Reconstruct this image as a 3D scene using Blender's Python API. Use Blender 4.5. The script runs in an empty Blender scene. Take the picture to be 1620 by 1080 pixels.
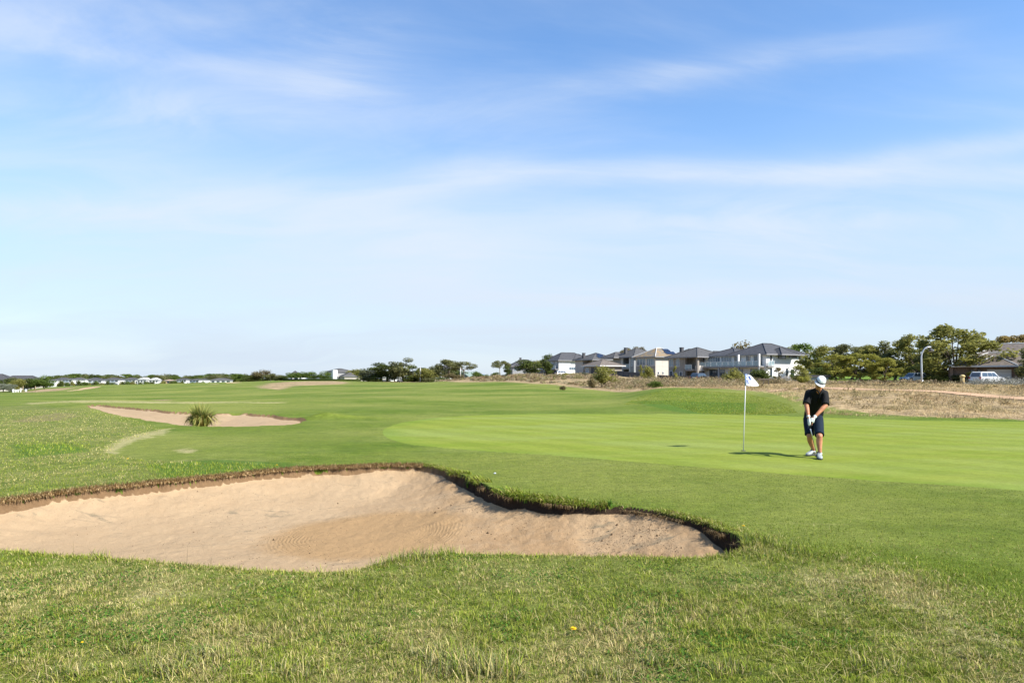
import bpy, bmesh, math, random
import numpy as np
from mathutils import Vector, Matrix
R = math.radians
rng = np.random.default_rng(7)
random.seed(7)
SC = bpy.context.scene
COLL = SC.collection

# ---------------------------------------------------------------- camera
F = 1080.0                      # focal length in photo pixels (36 mm sensor = 1620 px)
HZ = 597.0                      # row of the horizon in the photograph
EYE = 1.6
cam = bpy.data.cameras.new('camera')
cam.sensor_width = 36.0
cam.lens = 36.0 * F / 1620.0
cam.shift_y = (HZ - 540.0) / 1620.0
cam.clip_start = 0.05
cam.clip_end = 12000
camo = bpy.data.objects.new('camera', cam)
camo.location = (0, 0, EYE)
camo.rotation_euler = (R(90), 0, 0)
COLL.objects.link(camo)
SC.camera = camo

# ---------------------------------------------------------------- node helper
class NT:
    def __init__(s, tree):
        s.t = tree; s.t.nodes.clear()
    def n(s, typ, **kw):
        nd = s.t.nodes.new(typ)
        for k, v in kw.items(): setattr(nd, k, v)
        return nd
    def put(s, sock, v):
        if v is None: return
        if isinstance(v, bpy.types.NodeSocket): s.t.links.new(v, sock)
        else:
            if isinstance(v, (tuple, list)) and len(v) == 3 and sock.type == 'RGBA': v = (*v, 1)
            sock.default_value = v
    def m(s, op, a, b=None, c=None, clamp=False):
        nd = s.n('ShaderNodeMath', operation=op); nd.use_clamp = clamp
        for i, v in enumerate((a, b, c)): s.put(nd.inputs[i], v)
        return nd.outputs[0]
    def mix(s, f, a, b, blend='MIX'):
        nd = s.n('ShaderNodeMix', data_type='RGBA', blend_type=blend)
        s.put(nd.inputs[0], f); s.put(nd.inputs[6], a); s.put(nd.inputs[7], b)
        return nd.outputs[2]
    def ss(s, v, lo, hi, o0=0.0, o1=1.0):
        nd = s.n('ShaderNodeMapRange', interpolation_type='SMOOTHSTEP')
        s.put(nd.inputs[0], v)
        for i, x in enumerate((lo, hi, o0, o1)): s.put(nd.inputs[1 + i], x)
        return nd.outputs[0]
    def noise(s, vec, scale, detail=3.0, rough=0.55, dist=0.0, out=0):
        nd = s.n('ShaderNodeTexNoise'); s.put(nd.inputs['Vector'], vec)
        nd.inputs['Scale'].default_value = scale; nd.inputs['Detail'].default_value = detail
        nd.inputs['Roughness'].default_value = rough; nd.inputs['Distortion'].default_value = dist
        return nd.outputs[out]
    def scale(s, vec, x, y, z):
        nd = s.n('ShaderNodeVectorMath', operation='MULTIPLY'); s.put(nd.inputs[0], vec); nd.inputs[1].default_value = (x, y, z)
        return nd.outputs[0]
    def xyz(s, vec):
        nd = s.n('ShaderNodeSeparateXYZ'); s.put(nd.inputs[0], vec); return nd.outputs
    def comb(s, x, y, z):
        nd = s.n('ShaderNodeCombineXYZ')
        for i, v in enumerate((x, y, z)): s.put(nd.inputs[i], v)
        return nd.outputs[0]
    def pos(s): return s.n('ShaderNodeNewGeometry').outputs['Position']
    def obj(s): return s.n('ShaderNodeTexCoord').outputs['Object']
    def attr(s, name, out='Color'): return s.n('ShaderNodeAttribute', attribute_name=name).outputs[out]
    def bump(s, h, strength=0.5, dist=0.01):
        nd = s.n('ShaderNodeBump'); s.put(nd.inputs['Height'], h)
        s.put(nd.inputs['Strength'], strength); nd.inputs['Distance'].default_value = dist
        return nd.outputs[0]
    def bsdf(s, color, rough=0.8, normal=None, spec=0.3, metal=0.0, **kw):
        nd = s.n('ShaderNodeBsdfPrincipled')
        s.put(nd.inputs['Base Color'], color); s.put(nd.inputs['Roughness'], rough)
        nd.inputs['Specular IOR Level'].default_value = spec; nd.inputs['Metallic'].default_value = metal
        if normal is not None: s.put(nd.inputs['Normal'], normal)
        for k, v in kw.items(): s.put(nd.inputs[k], v)
        return nd.outputs[0]
    def out(s, sh, world=False):
        o = s.n('ShaderNodeOutputWorld' if world else 'ShaderNodeOutputMaterial'); s.put(o.inputs['Surface'], sh)

# ---------------------------------------------------------------- sky and sun
SUN_EL = R(42.5)
SUN_ROT = math.atan2(0.85, -0.53)           # sun to the right and behind the camera
EXPO = 1.0
SC.view_settings.view_transform = 'Standard'
SC.view_settings.look = 'None'
SC.view_settings.exposure = EXPO
SC.view_settings.gamma = 1.0
SC.view_settings.use_curve_mapping = False

W = bpy.data.worlds.new("World"); SC.world = W; W.use_nodes = True
w = NT(W.node_tree)
sky = w.n('ShaderNodeTexSky', sky_type='NISHITA')
sky.sun_disc = False
sky.sun_elevation = SUN_EL
sky.sun_rotation = SUN_ROT
sky.altitude = 0; sky.air_density = 1.0; sky.dust_density = 0.35; sky.ozone_density = 1.5
SKY_S = 0.085; SKY_V = 1.46
tc = w.n('ShaderNodeTexCoord').outputs['Generated']
X, Y, Z = w.xyz(tc)[:3]
ys = w.m('MAXIMUM', Y, 0.05)
U = w.m('DIVIDE', X, ys); V = w.m('DIVIDE', Z, ys)
zc = w.m('ADD', w.m('MAXIMUM', Z, 0.0), 0.22)
PX, PY = w.m('DIVIDE', X, zc), w.m('DIVIDE', Y, zc)
pv = w.comb(PX, PY, 0.0)
warp = w.noise(w.scale(pv, 0.55, 0.55, 1), 1.0, 3.0, 0.5, 0.6)
n_big = w.noise(w.comb(w.m('MULTIPLY', PX, 0.32), w.m('ADD', w.m('MULTIPLY', PY, 0.75), w.m('MULTIPLY', warp, 0.8)), 3.1), 1.0, 7.0, 0.56, 0.5)
n_fine = w.noise(w.comb(w.m('ADD', w.m('MULTIPLY', PX, 1.3), w.m('MULTIPLY', warp, 1.5)), w.m('MULTIPLY', PY, 3.2), 8.2), 1.0, 8.0, 0.62, 0.8)
def gauss(d, sig):
    q = w.m('DIVIDE', d, sig)
    return w.m('POWER', 2.718, w.m('MULTIPLY', w.m('MULTIPLY', q, q), -1.0))
def streak(u0, v0, u1, v1, sig, lo, hi, soft=0.12, bend=0.0):
    """soft bright band of cirrus between two sky directions"""
    t = w.m('DIVIDE', w.m('SUBTRACT', U, u0), u1 - u0)
    vv = w.m('ADD', v0, w.m('MULTIPLY', t, v1 - v0))
    if bend: vv = w.m('ADD', vv, w.m('MULTIPLY', w.m('MULTIPLY', t, w.m('SUBTRACT', 1.0, t)), bend))
    wob = w.m('MULTIPLY', w.m('SUBTRACT', n_big, 0.5), 0.10)
    g = gauss(w.m('ADD', w.m('SUBTRACT', V, vv), wob), sig)
    e = w.m('MULTIPLY', w.ss(U, u0 - soft, u0 + soft), w.ss(U, u1 - soft, u1 + soft, 1.0, 0.0))
    g = w.m('MULTIPLY', g, e)
    return w.m('MULTIPLY', g, w.ss(n_fine, 0.25, 0.75, lo, hi))
def blob(u0, v0, su, sv, lo, hi):
    wob = w.m('MULTIPLY', w.m('SUBTRACT', n_big, 0.5), 0.3)
    du = w.m('DIVIDE', w.m('ADD', w.m('SUBTRACT', U, u0), wob), su)
    dv = w.m('DIVIDE', w.m('ADD', w.m('SUBTRACT', V, v0), w.m('MULTIPLY', wob, 0.5)), sv)
    g = w.m('POWER', 2.718, w.m('MULTIPLY', w.m('ADD', w.m('MULTIPLY', du, du), w.m('MULTIPLY', dv, dv)), -1.0))
    return w.m('MULTIPLY', g, w.ss(n_fine, 0.3, 0.72, lo, hi))
parts = [
    streak(-0.05, 0.306, 0.85, 0.290, 0.020, 0.45, 0.92),
    streak(-0.34, 0.205, 0.02, 0.306, 0.030, 0.40, 0.75, 0.06, 0.06),
    streak(0.48, 0.300, 0.95, 0.372, 0.022, 0.30, 0.70),
    streak(-0.12, 0.395, 0.62, 0.505, 0.022, 0.12, 0.55),
    streak(-0.9, 0.240, -0.2, 0.255, 0.030, 0.30, 0.60),
    streak(-0.9, 0.330, -0.35, 0.300, 0.030, 0.12, 0.40),
    blob(-0.22, 0.480, 0.08, 0.06, 0.05, 0.62),
    blob(-0.42, 0.410, 0.20, 0.035, 0.08, 0.55),
    blob(-0.66, 0.53, 0.30, 0.05, 0.15, 0.50),
    blob(-0.72, 0.43, 0.10, 0.04, 0.10, 0.45),
    blob(-0.15, 0.160, 0.36, 0.095, 0.72, 1.0),
    blob(-0.50, 0.24, 0.30, 0.06, 0.20, 0.75),
    blob(0.40, 0.225, 0.40, 0.05, 0.15, 0.60),
    blob(0.14, 0.105, 0.30, 0.024, 0.40, 0.90),
    blob(0.55, 0.20, 0.40, 0.07, 0.15, 0.48),
    streak(-0.75, 0.50, -0.20, 0.44, 0.018, 0.05, 0.45),
    streak(0.05, 0.235, 0.60, 0.215, 0.016, 0.10, 0.50),
    streak(-0.62, 0.205, -0.05, 0.225, 0.018, 0.10, 0.55),
    streak(0.25, 0.135, 0.85, 0.125, 0.014, 0.15, 0.60),
    blob(-0.62, 0.15, 0.30, 0.025, 0.05, 0.45),
]
keep = None
for p in parts:
    q = w.m('SUBTRACT', 1.0, p)
    keep = q if keep is None else w.m('MULTIPLY', keep, q)
haze = w.m('MULTIPLY', w.ss(Z, 0.0, 0.44, 0.95, 0.0), w.ss(n_big, 0.25, 0.75, 0.88, 1.05), clamp=True)
allveil = w.m('MULTIPLY', w.ss(n_big, 0.46, 0.72, 0.04, 0.55), w.ss(n_fine, 0.25, 0.72, 0.45, 1.15))
keep = w.m('MULTIPLY', keep, w.m('SUBTRACT', 1.0, allveil))
cloud = w.m('SUBTRACT', 1.0, keep, clamp=True)
skyb = w.n('ShaderNodeHueSaturation'); skyb.inputs['Saturation'].default_value = 1.24; skyb.inputs['Value'].default_value = SKY_V
w.put(skyb.inputs['Color'], sky.outputs[0])
blue = w.mix(haze, w.mix(1.0, skyb.outputs[0], (1.0, .965, 1.0), 'MULTIPLY'), w.mix(w.ss(Z, 0.0, 0.30), (3.75, 4.5, 5.4), (2.9, 4.0, 5.6)))
skycol = w.mix(w.m('MULTIPLY', cloud, 0.92), blue, w.mix(w.ss(Z, 0.0, 0.25), (4.3, 4.8, 5.5), (4.75, 5.2, 5.9)))
bg = w.n('ShaderNodeBackground'); w.put(bg.inputs[0], skycol); bg.inputs[1].default_value = SKY_S
w.out(bg.outputs[0], True)

sun = bpy.data.lights.new('sun', 'SUN'); sun.energy = 5.0; sun.angle = R(0.53); sun.color = (1.0, 0.95, 0.87)
suno = bpy.data.objects.new('sun', sun); COLL.objects.link(suno)
sd = Vector((math.sin(SUN_ROT) * math.cos(SUN_EL), math.cos(SUN_ROT) * math.cos(SUN_EL), math.sin(SUN_EL)))
suno.rotation_euler = sd.to_track_quat('Z', 'Y').to_euler()
suno.location = (0, 0, 40)

# ---------------------------------------------------------------- object helpers
def tag(o, label=None, cat=None, group=None, kind=None):
    if label: o['label'] = label
    if cat: o['category'] = cat
    if group: o['group'] = group
    if kind: o['kind'] = kind
    return o
def empty(name, loc, rz=0.0, label=None, cat=None, group=None):
    o = bpy.data.objects.new(name, None); COLL.objects.link(o)
    o.location = loc; o.rotation_euler = (0, 0, rz); o.empty_display_size = 0.2
    return tag(o, label, cat, group)
def link_mesh(name, me, mat, parent=None):
    o = bpy.data.objects.new(name, me); COLL.objects.link(o)
    if mat is not None:
        me.materials.clear()
        for mm in (mat if isinstance(mat, list) else [mat]): me.materials.append(mm)
    if parent is not None: o.parent = parent
    return o
KIDS = {}
def dup(root, loc=None, rz=None, scale=None):
    def cp(o, par):
        c = o.copy(); COLL.objects.link(c)
        if par is not None: c.parent = par
        for ch in o.children: cp(ch, c)
        return c
    r = cp(root, None)
    for k in ('group', 'label'):
        if k in r: del r[k]
    if loc is not None: r.location = loc
    if rz is not None: r.rotation_euler = (0, 0, rz)
    if scale is not None: r.scale = scale
    return r
def np_mesh(name, co, quads=None, tris=None, smooth=True, attrs=None):
    me = bpy.data.meshes.new(name)
    co = np.ascontiguousarray(co, dtype=np.float32)
    me.vertices.add(len(co)); me.vertices.foreach_set('co', co.ravel())
    li, ls, off = [], [], 0
    if quads is not None and len(quads):
        li.append(quads.ravel()); ls.append(np.arange(len(quads)) * 4); off = len(quads) * 4
    if tris is not None and len(tris):
        li.append(tris.ravel()); ls.append(off + np.arange(len(tris)) * 3)
    li = np.concatenate(li).astype(np.int32); ls = np.concatenate(ls).astype(np.int32)
    me.loops.add(len(li)); me.loops.foreach_set('vertex_index', li)
    me.polygons.add(len(ls)); me.polygons.foreach_set('loop_start', ls)
    me.update(calc_edges=True)
    me.polygons.foreach_set('use_smooth', np.full(len(ls), smooth))
    for k, a in (attrs or {}).items():
        at = me.attributes.new(k, 'FLOAT_COLOR', 'POINT')
        c = np.ones((len(co), 4), np.float32); c[:, :a.shape[1]] = a
        at.data.foreach_set('color', c.ravel())
    me.update()
    return me

def unit(v): return v.normalized() if v.length > 1e-9 else Vector((0, 0, 1))
class MB:
    """collects boxes, tubes and plates into one mesh"""
    def __init__(s): s.v = []; s.f = []; s.M = Matrix.Identity(4)
    def add(s, vs, fs):
        o = len(s.v); s.v += [tuple(s.M @ Vector(p)) for p in vs]; s.f += [tuple(i + o for i in f) for f in fs]
    def box(s, x0, x1, y0, y1, z0, z1):
        s.add([(x0,y0,z0),(x1,y0,z0),(x1,y1,z0),(x0,y1,z0),(x0,y0,z1),(x1,y0,z1),(x1,y1,z1),(x0,y1,z1)],
              [(0,3,2,1),(4,5,6,7),(0,1,5,4),(1,2,6,5),(2,3,7,6),(3,0,4,7)]); return s
    def prism(s, poly, axis, a0, a1):
        """polygon in the two other axes, extruded along axis"""
        def P(p, a):
            return {'x': (a, p[0], p[1]), 'y': (p[0], a, p[1]), 'z': (p[0], p[1], a)}[axis]
        n = len(poly)
        s.add([P(p, a0) for p in poly] + [P(p, a1) for p in poly],
              [tuple(range(n))[::-1], tuple(range(n, 2*n))] + [(i, (i+1) % n, n + (i+1) % n, n + i) for i in range(n)]); return s
    def plate(s, pts, th):
        """thick polygon: pts plus the same pts moved by th (Vector)"""
        n = len(pts); b = [tuple(Vector(p) + Vector(th)) for p in pts]
        s.add(list(pts) + b, [tuple(range(n))[::-1], tuple(range(n, 2*n))] + [(i, (i+1) % n, n + (i+1) % n, n + i) for i in range(n)]); return s
    def limb(s, pts, rad, n=8, flat=1.0, caps=True, up=None, round_=False):
        pts = [Vector(p) for p in pts]
        if not hasattr(rad, '__len__'): rad = [rad] * len(pts)
        rad = list(rad)
        if round_:
            d0, d1 = unit(pts[0] - pts[1]), unit(pts[-1] - pts[-2]); r0, r1 = rad[0], rad[-1]
            pts = [pts[0] + d0 * r0 * .92, pts[0] + d0 * r0 * .6] + pts + [pts[-1] + d1 * r1 * .6, pts[-1] + d1 * r1 * .92]
            rad = [r0 * .38, r0 * .8] + rad + [r1 * .8, r1 * .38]
        t0 = unit(pts[1] - pts[0])
        ref = Vector(up) if up is not None else (Vector((1, 0, 0)) if abs(t0.x) < .8 else Vector((0, 1, 0)))
        vs, fs = [], []
        for i, p in enumerate(pts):
            t = unit(pts[min(i + 1, len(pts) - 1)] - pts[max(i - 1, 0)])
            a = unit(ref - t * ref.dot(t)); b = t.cross(a)
            ref = a
            for k in range(n):
                an = 2 * math.pi * k / n
                vs.append(p + a * (math.cos(an) * rad[i]) + b * (math.sin(an) * rad[i] * flat))
        for i in range(len(pts) - 1):
            for k in range(n):
                fs.append((i*n + k, i*n + (k+1) % n, (i+1)*n + (k+1) % n, (i+1)*n + k))
        if caps:
            fs.append(tuple(range(n))[::-1]); fs.append(tuple(range((len(pts)-1)*n, len(pts)*n)))
        s.add(vs, fs); return s
    def loft(s, secs, n=20, ax=(1,0,0), ay=(0,1,0), power=2.0):
        """horizontal-ish super-ellipse sections (cx, cy, cz, rx, ry)"""
        ax, ay = Vector(ax), Vector(ay); vs, fs = [], []
        for (cx, cy, cz, rx, ry) in secs:
            for k in range(n):
                an = 2 * math.pi * k / n; c, d = math.cos(an), math.sin(an)
                c = math.copysign(abs(c) ** (2 / power), c); d = math.copysign(abs(d) ** (2 / power), d)
                vs.append(Vector((cx, cy, cz)) + ax * (c * rx) + ay * (d * ry))
        m = len(secs)
        for i in range(m - 1):
            for k in range(n): fs.append((i*n + k, i*n + (k+1) % n, (i+1)*n + (k+1) % n, (i+1)*n + k))
        fs.append(tuple(range(n))[::-1]); fs.append(tuple(range((m-1)*n, m*n)))
        s.add(vs, fs); return s
    def ball(s, c, r, sc=(1,1,1), n=12, m=8, rot=None):
        vs, fs = [], []
        for i in range(m + 1):
            th = math.pi * i / m
            for k in range(n):
                ph = 2 * math.pi * k / n
                p = Vector((math.sin(th)*math.cos(ph)*sc[0], math.sin(th)*math.sin(ph)*sc[1], math.cos(th)*sc[2])) * r
                if rot is not None: p = rot @ p
                vs.append(Vector(c) + p)
        for i in range(m):
            for k in range(n): fs.append((i*n + k, (i+1)*n + k, (i+1)*n + (k+1) % n, i*n + (k+1) % n))
        s.add(vs, fs); return s
    def build(s, name, mat, parent=None, smooth=False, bevel=0.0, remesh=0.0, sm=4, merge=True):
        me = bpy.data.meshes.new(name)
        bm = bmesh.new()
        bv = [bm.verts.new(p) for p in s.v]
        for f in s.f:
            try: bm.faces.new([bv[i] for i in f])
            except ValueError: pass
        if merge: bmesh.ops.remove_doubles(bm, verts=bm.verts, dist=1e-5)
        bmesh.ops.recalc_face_normals(bm, faces=bm.faces)
        if bevel:
            ed = [e for e in bm.edges if len(e.link_faces) == 2 and e.calc_face_angle(0) > 0.5]
            bmesh.ops.bevel(bm, geom=ed, offset=bevel, segments=2, affect='EDGES', clamp_overlap=True)
        bm.to_mesh(me); bm.free()
        o = link_mesh(name, me, mat, parent)
        if remesh:
            md = o.modifiers.new('r', 'REMESH'); md.mode = 'VOXEL'; md.voxel_size = remesh; md.use_smooth_shade = True
            if sm:
                m2 = o.modifiers.new('s', 'SMOOTH'); m2.factor = .5; m2.iterations = sm
            dg = bpy.context.evaluated_depsgraph_get()
            nm = bpy.data.meshes.new_from_object(o.evaluated_get(dg))
            o.modifiers.clear(); o.data = nm; nm.name = name
            nm.materials.clear()
            for mm in (mat if isinstance(mat, list) else [mat]): nm.materials.append(mm)
            smooth = True
        o.data.polygons.foreach_set('use_smooth', np.full(len(o.data.polygons), smooth))
        return o

# ---------------------------------------------------------------- numeric noise
def hash2(ix, iy, seed):
    h = (ix.astype(np.int64) * 374761393 + iy.astype(np.int64) * 668265263 + seed * 974634777) & 0x7fffffff
    h = ((h ^ (h >> 13)) * 1274126177) & 0x7fffffff
    return ((h ^ (h >> 16)) & 0xffff) / 65535.0
def vnoise(x, y, seed=0):
    ix, iy = np.floor(x), np.floor(y); fx, fy = x - ix, y - iy
    fx, fy = fx*fx*(3-2*fx), fy*fy*(3-2*fy)
    a, b = hash2(ix, iy, seed), hash2(ix+1, iy, seed); c, d = hash2(ix, iy+1, seed), hash2(ix+1, iy+1, seed)
    return (a*(1-fx)+b*fx)*(1-fy) + (c*(1-fx)+d*fx)*fy
def fbm(x, y, seed=0, oct=4):
    s, a, t = 0, 1, 0
    for o in range(oct):
        s = s + a * vnoise(x*2**o + 17.3*o, y*2**o - 9.1*o, seed + o); t += a; a *= .5
    return s / t
def sstep(x, a, b):
    t = np.clip((x - a) / (b - a), 0, 1); return t*t*(3-2*t)

# ---------------------------------------------------------------- terrain
COLS = {
 -300: [(30,0),(40,-.15),(50,-.4),(65,-.65),(85,-1.05),(110,-1.55),(150,-2.35),(200,-3.0),(280,-4.4),(400,-6),(600,-7.5),(900,-7.5),(4500,-7)],
 0:    [(30,0),(40,-.15),(50,-.4),(65,-.65),(85,-1.05),(110,-1.55),(150,-2.35),(200,-3.0),(280,-4.2),(400,-6),(600,-7.5),(900,-7.5),(4500,-7)],
 80:   [(30,0),(40,-.06),(50,-.2),(65,-.75),(85,-1.1),(110,-1.4),(150,-1.8),(200,-2.0),(250,-2.2),(400,-4),(600,-7),(900,-7.5),(4500,-7)],
 160:  [(30,0),(40,0.02),(50,0),(65,-.9),(85,-1.15),(110,-1.2),(150,-1.25),(200,-1.1),(280,-1.6),(400,-3.2),(600,-7),(900,-7.5),(4500,-7)],
 320:  [(30,0),(40,0),(46,0),(55,-.35),(65,-.65),(85,-.8),(110,-.8),(150,-.7),(200,-.5),(280,-.7),(400,-3),(600,-6.5),(900,-7.5),(4500,-7)],
 480:  [(30,0),(40,0),(50,0),(65,-.28),(85,-.4),(110,-.4),(150,-.2),(200,.05),(280,.2),(400,.1),(600,-3),(900,-6),(4500,-7)],
 640:  [(30,0),(40,0),(50,0),(65,-.08),(85,-.15),(110,-.12),(150,-.1),(200,-.12),(280,-.2),(400,-.2),(600,-2),(900,-6),(4500,-7)],
 760:  [(30,0),(40,0),(50,0),(65,.0),(85,.0),(110,.05),(150,.7),(175,1.25),(200,1.3),(280,.4),(400,.2),(600,-2),(900,-6),(4500,-7)],
 860:  [(30,0),(40,0),(50,0.02),(65,.05),(85,.12),(110,.42),(150,1.6),(175,2.1),(200,2.2),(280,2.3),(400,1.5),(600,-2),(900,-6),(4500,-7)],
 960:  [(30,0),(36,.05),(44,.12),(50,.08),(65,.0),(85,.1),(110,.8),(150,1.75),(200,2.1),(280,2.2),(400,1.5),(600,-2),(900,-6),(4500,-7)],
 1060: [(30,.0),(33,.06),(40,.42),(48,.78),(56,.76),(70,.6),(85,.6),(110,.85),(150,1.1),(200,1.3),(280,1.5),(400,1.0),(600,-2),(900,-6),(4500,-7)],
 1180: [(30,.0),(33,.06),(40,.36),(50,.62),(65,.66),(85,.72),(110,.9),(150,1.0),(200,1.2),(280,1.4),(400,1.0),(600,-2),(900,-6),(4500,-7)],
 1300: [(27,.0),(30,.1),(35,.42),(41,.82),(46,.95),(52,.96),(65,.88),(85,.85),(110,.95),(150,1.6),(200,2.6),(280,3),(400,2.0),(600,-2),(900,-6),(4500,-7)],
 1450: [(26,.0),(28,.08),(33,.55),(37.5,.8),(42,.86),(52,.92),(65,.95),(85,.78),(110,.78),(150,1.6),(200,2.6),(280,3),(400,2.0),(600,-2),(900,-6),(4500,-7)],
 1620: [(25,.0),(27,.08),(31,.42),(34,.55),(38,.62),(50,.8),(65,.86),(85,.66),(110,.70),(150,1.2),(200,2.2),(280,3),(400,2.0),(600,-2),(900,-6),(4500,-7)],
 1950: [(25,.0),(27,.08),(31,.42),(34,.55),(38,.62),(50,.8),(65,.86),(85,.66),(110,.70),(150,1.2),(200,2.2),(280,3),(400,2.0),(600,-2),(900,-6),(4500,-7)],
}
def pchip(x, y, xq):
    x, y = np.asarray(x, float), np.asarray(y, float)        # y may be (n, m)
    h = np.diff(x); sh = (slice(None),) + (None,) * (y.ndim - 1)
    dl = np.diff(y, axis=0) / h[sh]
    d = np.zeros_like(y)
    p = dl[:-1] * dl[1:]
    w1, w2 = (2*h[1:] + h[:-1])[sh], (h[1:] + 2*h[:-1])[sh]
    with np.errstate(divide='ignore', invalid='ignore'):
        d[1:-1] = np.where(p > 0, (w1 + w2) / (w1 / dl[:-1] + w2 / dl[1:]), 0)
    d = np.nan_to_num(d)
    i = np.clip(np.searchsorted(x, xq) - 1, 0, len(x) - 2)
    t = ((np.clip(xq, x[0], x[-1]) - x[i]) / h[i])[sh]; hh = h[i][sh]
    return ((1+2*t)*(1-t)**2)*y[i] + t*(1-t)**2*hh*d[i] + t*t*(3-2*t)*y[i+1] + t*t*(t-1)*hh*d[i+1]
LD = np.linspace(math.log(1.0), math.log(4500), 700)
UG = np.linspace(-1.05, 1.08, 500)
cu, prof = [], []
for c in sorted(COLS):
    pts = [(1, 0), (8, 0), (22, 0)] + COLS[c]
    cu.append((c - 810) / F); prof.append(pchip([math.log(a) for a, b in pts], [b for a, b in pts], LD))
TERR = pchip(np.array(cu), np.array(prof), UG)               # [u, logd]
ker = np.ones(9) / 9
TERR = np.apply_along_axis(lambda a: np.convolve(np.pad(a, 4, 'edge'), ker, 'valid'), 0, TERR)
BUMPS = []   # (x, y, height, rx, ry)
def base_z(x, y):
    x, y = np.asarray(x, float), np.asarray(y, float)
    r = np.hypot(x, y); th = np.arctan2(x, y)
    tl = np.clip(th, -R(45), R(45)); d = np.maximum(r * np.cos(tl), 1.0); u = np.tan(tl)
    fu = np.clip((u - UG[0]) / (UG[1] - UG[0]), 0, len(UG) - 1.001); fd = np.clip((np.log(d) - LD[0]) / (LD[1] - LD[0]), 0, len(LD) - 1.001)
    iu, idd = fu.astype(int), fd.astype(int); a, b = fu - iu, fd - idd
    z = (TERR[iu, idd]*(1-b) + TERR[iu, idd+1]*b)*(1-a) + (TERR[iu+1, idd]*(1-b) + TERR[iu+1, idd+1]*b)*a
    z = z * (1 - sstep(np.abs(th), R(50), R(95)))
    z = z + (fbm(x*.035, y*.035, 8, 2) - .5) * .45 * sstep(r, 45, 110) + (fbm(x*.16, y*.16, 5, 3) - .5) * .10 * sstep(r, 14, 60) + (fbm(x*.9, y*.9, 9, 2) - .5) * .022
    for bx, by, bh, rx, ry in BUMPS: z = z + bh * np.exp(-((x-bx)/rx)**2 - ((y-by)/ry)**2)
    return z
def gz(x, y): return float(ground_z(np.array([x]), np.array([y]))[0])
DQ = np.exp(np.linspace(math.log(2.2), math.log(900), 5000))
def ray(px, py):
    """where the line of sight through a photo pixel meets the terrain"""
    u, v = (px - 810) / F, (py - HZ) / F
    zt = base_z(u * DQ, DQ); zr = EYE - v * DQ
    k = np.argmax(zr <= zt) if np.any(zr <= zt) else len(DQ) - 1
    return (u * DQ[k], DQ[k])
def wpoly(pts): return np.array([ray(*p) for p in pts])
def sdf(poly, x, y):
    """signed distance, negative inside"""
    n = len(poly); d2 = np.full(x.shape, 1e18); ins = np.zeros(x.shape, bool)
    for i in range(n):
        ax, ay = poly[i]; bx, by = poly[(i+1) % n]
        ex, ey = bx-ax, by-ay; wx, wy = x-ax, y-ay
        t = np.clip((wx*ex + wy*ey) / (ex*ex + ey*ey + 1e-12), 0, 1)
        d2 = np.minimum(d2, (wx-ex*t)**2 + (wy-ey*t)**2)
        c = ((ay <= y) & (by > y)) | ((by <= y) & (ay > y))
        with np.errstate(divide='ignore', invalid='ignore'):
            ins ^= c & (wx < (y - ay) / (by - ay) * ex)
    return np.where(ins, -1, 1) * np.sqrt(d2)
def sdf_box(poly, x, y, pad):
    out = np.full(x.shape, 1e3)
    m = (x > poly[:,0].min()-pad) & (x < poly[:,0].max()+pad) & (y > poly[:,1].min()-pad) & (y < poly[:,1].max()+pad)
    if m.any(): out[m] = sdf(poly, x[m], y[m])
    return out
def smooth_poly(p, it=2):
    for _ in range(it):
        q = np.roll(p, -1, 0); p = np.stack([p*.75 + q*.25, p*.25 + q*.75], 1).reshape(-1, 2)
    return p
B1_FAR = [(-160,822),(-70,806),(0,794),(60,785),(130,775),(230,766),(330,756),(430,745),(520,740),(600,737),(640,736),(680,738),(715,748),(742,757),(765,768),(790,780),(830,789),(880,796),(950,802),(1000,806),(1050,814),(1100,825),(1135,838),(1160,850),(1176,863)]
B1_NEAR = [(1168,878),(1120,888),(1050,887),(980,885),(900,883),(820,882),(740,879),(690,880),(640,888),(600,898),(565,907),(520,912),(440,910),(330,900),(250,893),(150,885),(60,880),(0,876),(-160,862)]
BUNK1 = wpoly(B1_FAR + B1_NEAR)
BUNK1 = smooth_poly(BUNK1, 2)
B2 = smooth_poly(wpoly([(134,641),(150,639.5),(185,642),(230,646),(265,650),(290,651.5),(345,655),(380,653),(420,655),(450,660),(488,664),(470,671),(400,674),(340,675),(290,674),(250,667),(200,659),(165,652),(145,646)]), 2)
FARB = [smooth_poly(np.array([[(px-810)/F*d, d] for px, d in q]), 2) for q in
        ([(95,165),(120,175),(128,200),(158,225),(162,205),(140,180),(118,160)],
         [(322,205),(335,222),(348,222),(343,205)],
         [(352,235),(362,262),(384,262),(380,240)])]
GREEN = smooth_poly(wpoly([(603,683),(612,693),(640,702),(690,707),(760,713),(880,720),(1000,730),(1150,742),(1300,754),(1450,764),(1620,776),(1950,803)]
        + [(1950,669),(1620,667),(1450,665),(1300,660),(1200,656.5),(1110,654.5),(1000,654.5),(900,654.5),(800,655),(720,658),(650,665),(612,675)]), 2)
def lip_h(x, y):
    u = x / np.maximum(y, .5)
    return np.interp(u, [-.9, -.55, -.3, -.1, -.06, .0, .12, .2, .27, .34], [.17, .15, .13, .12, .18, .19, .10, .05, .07, .26])
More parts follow.
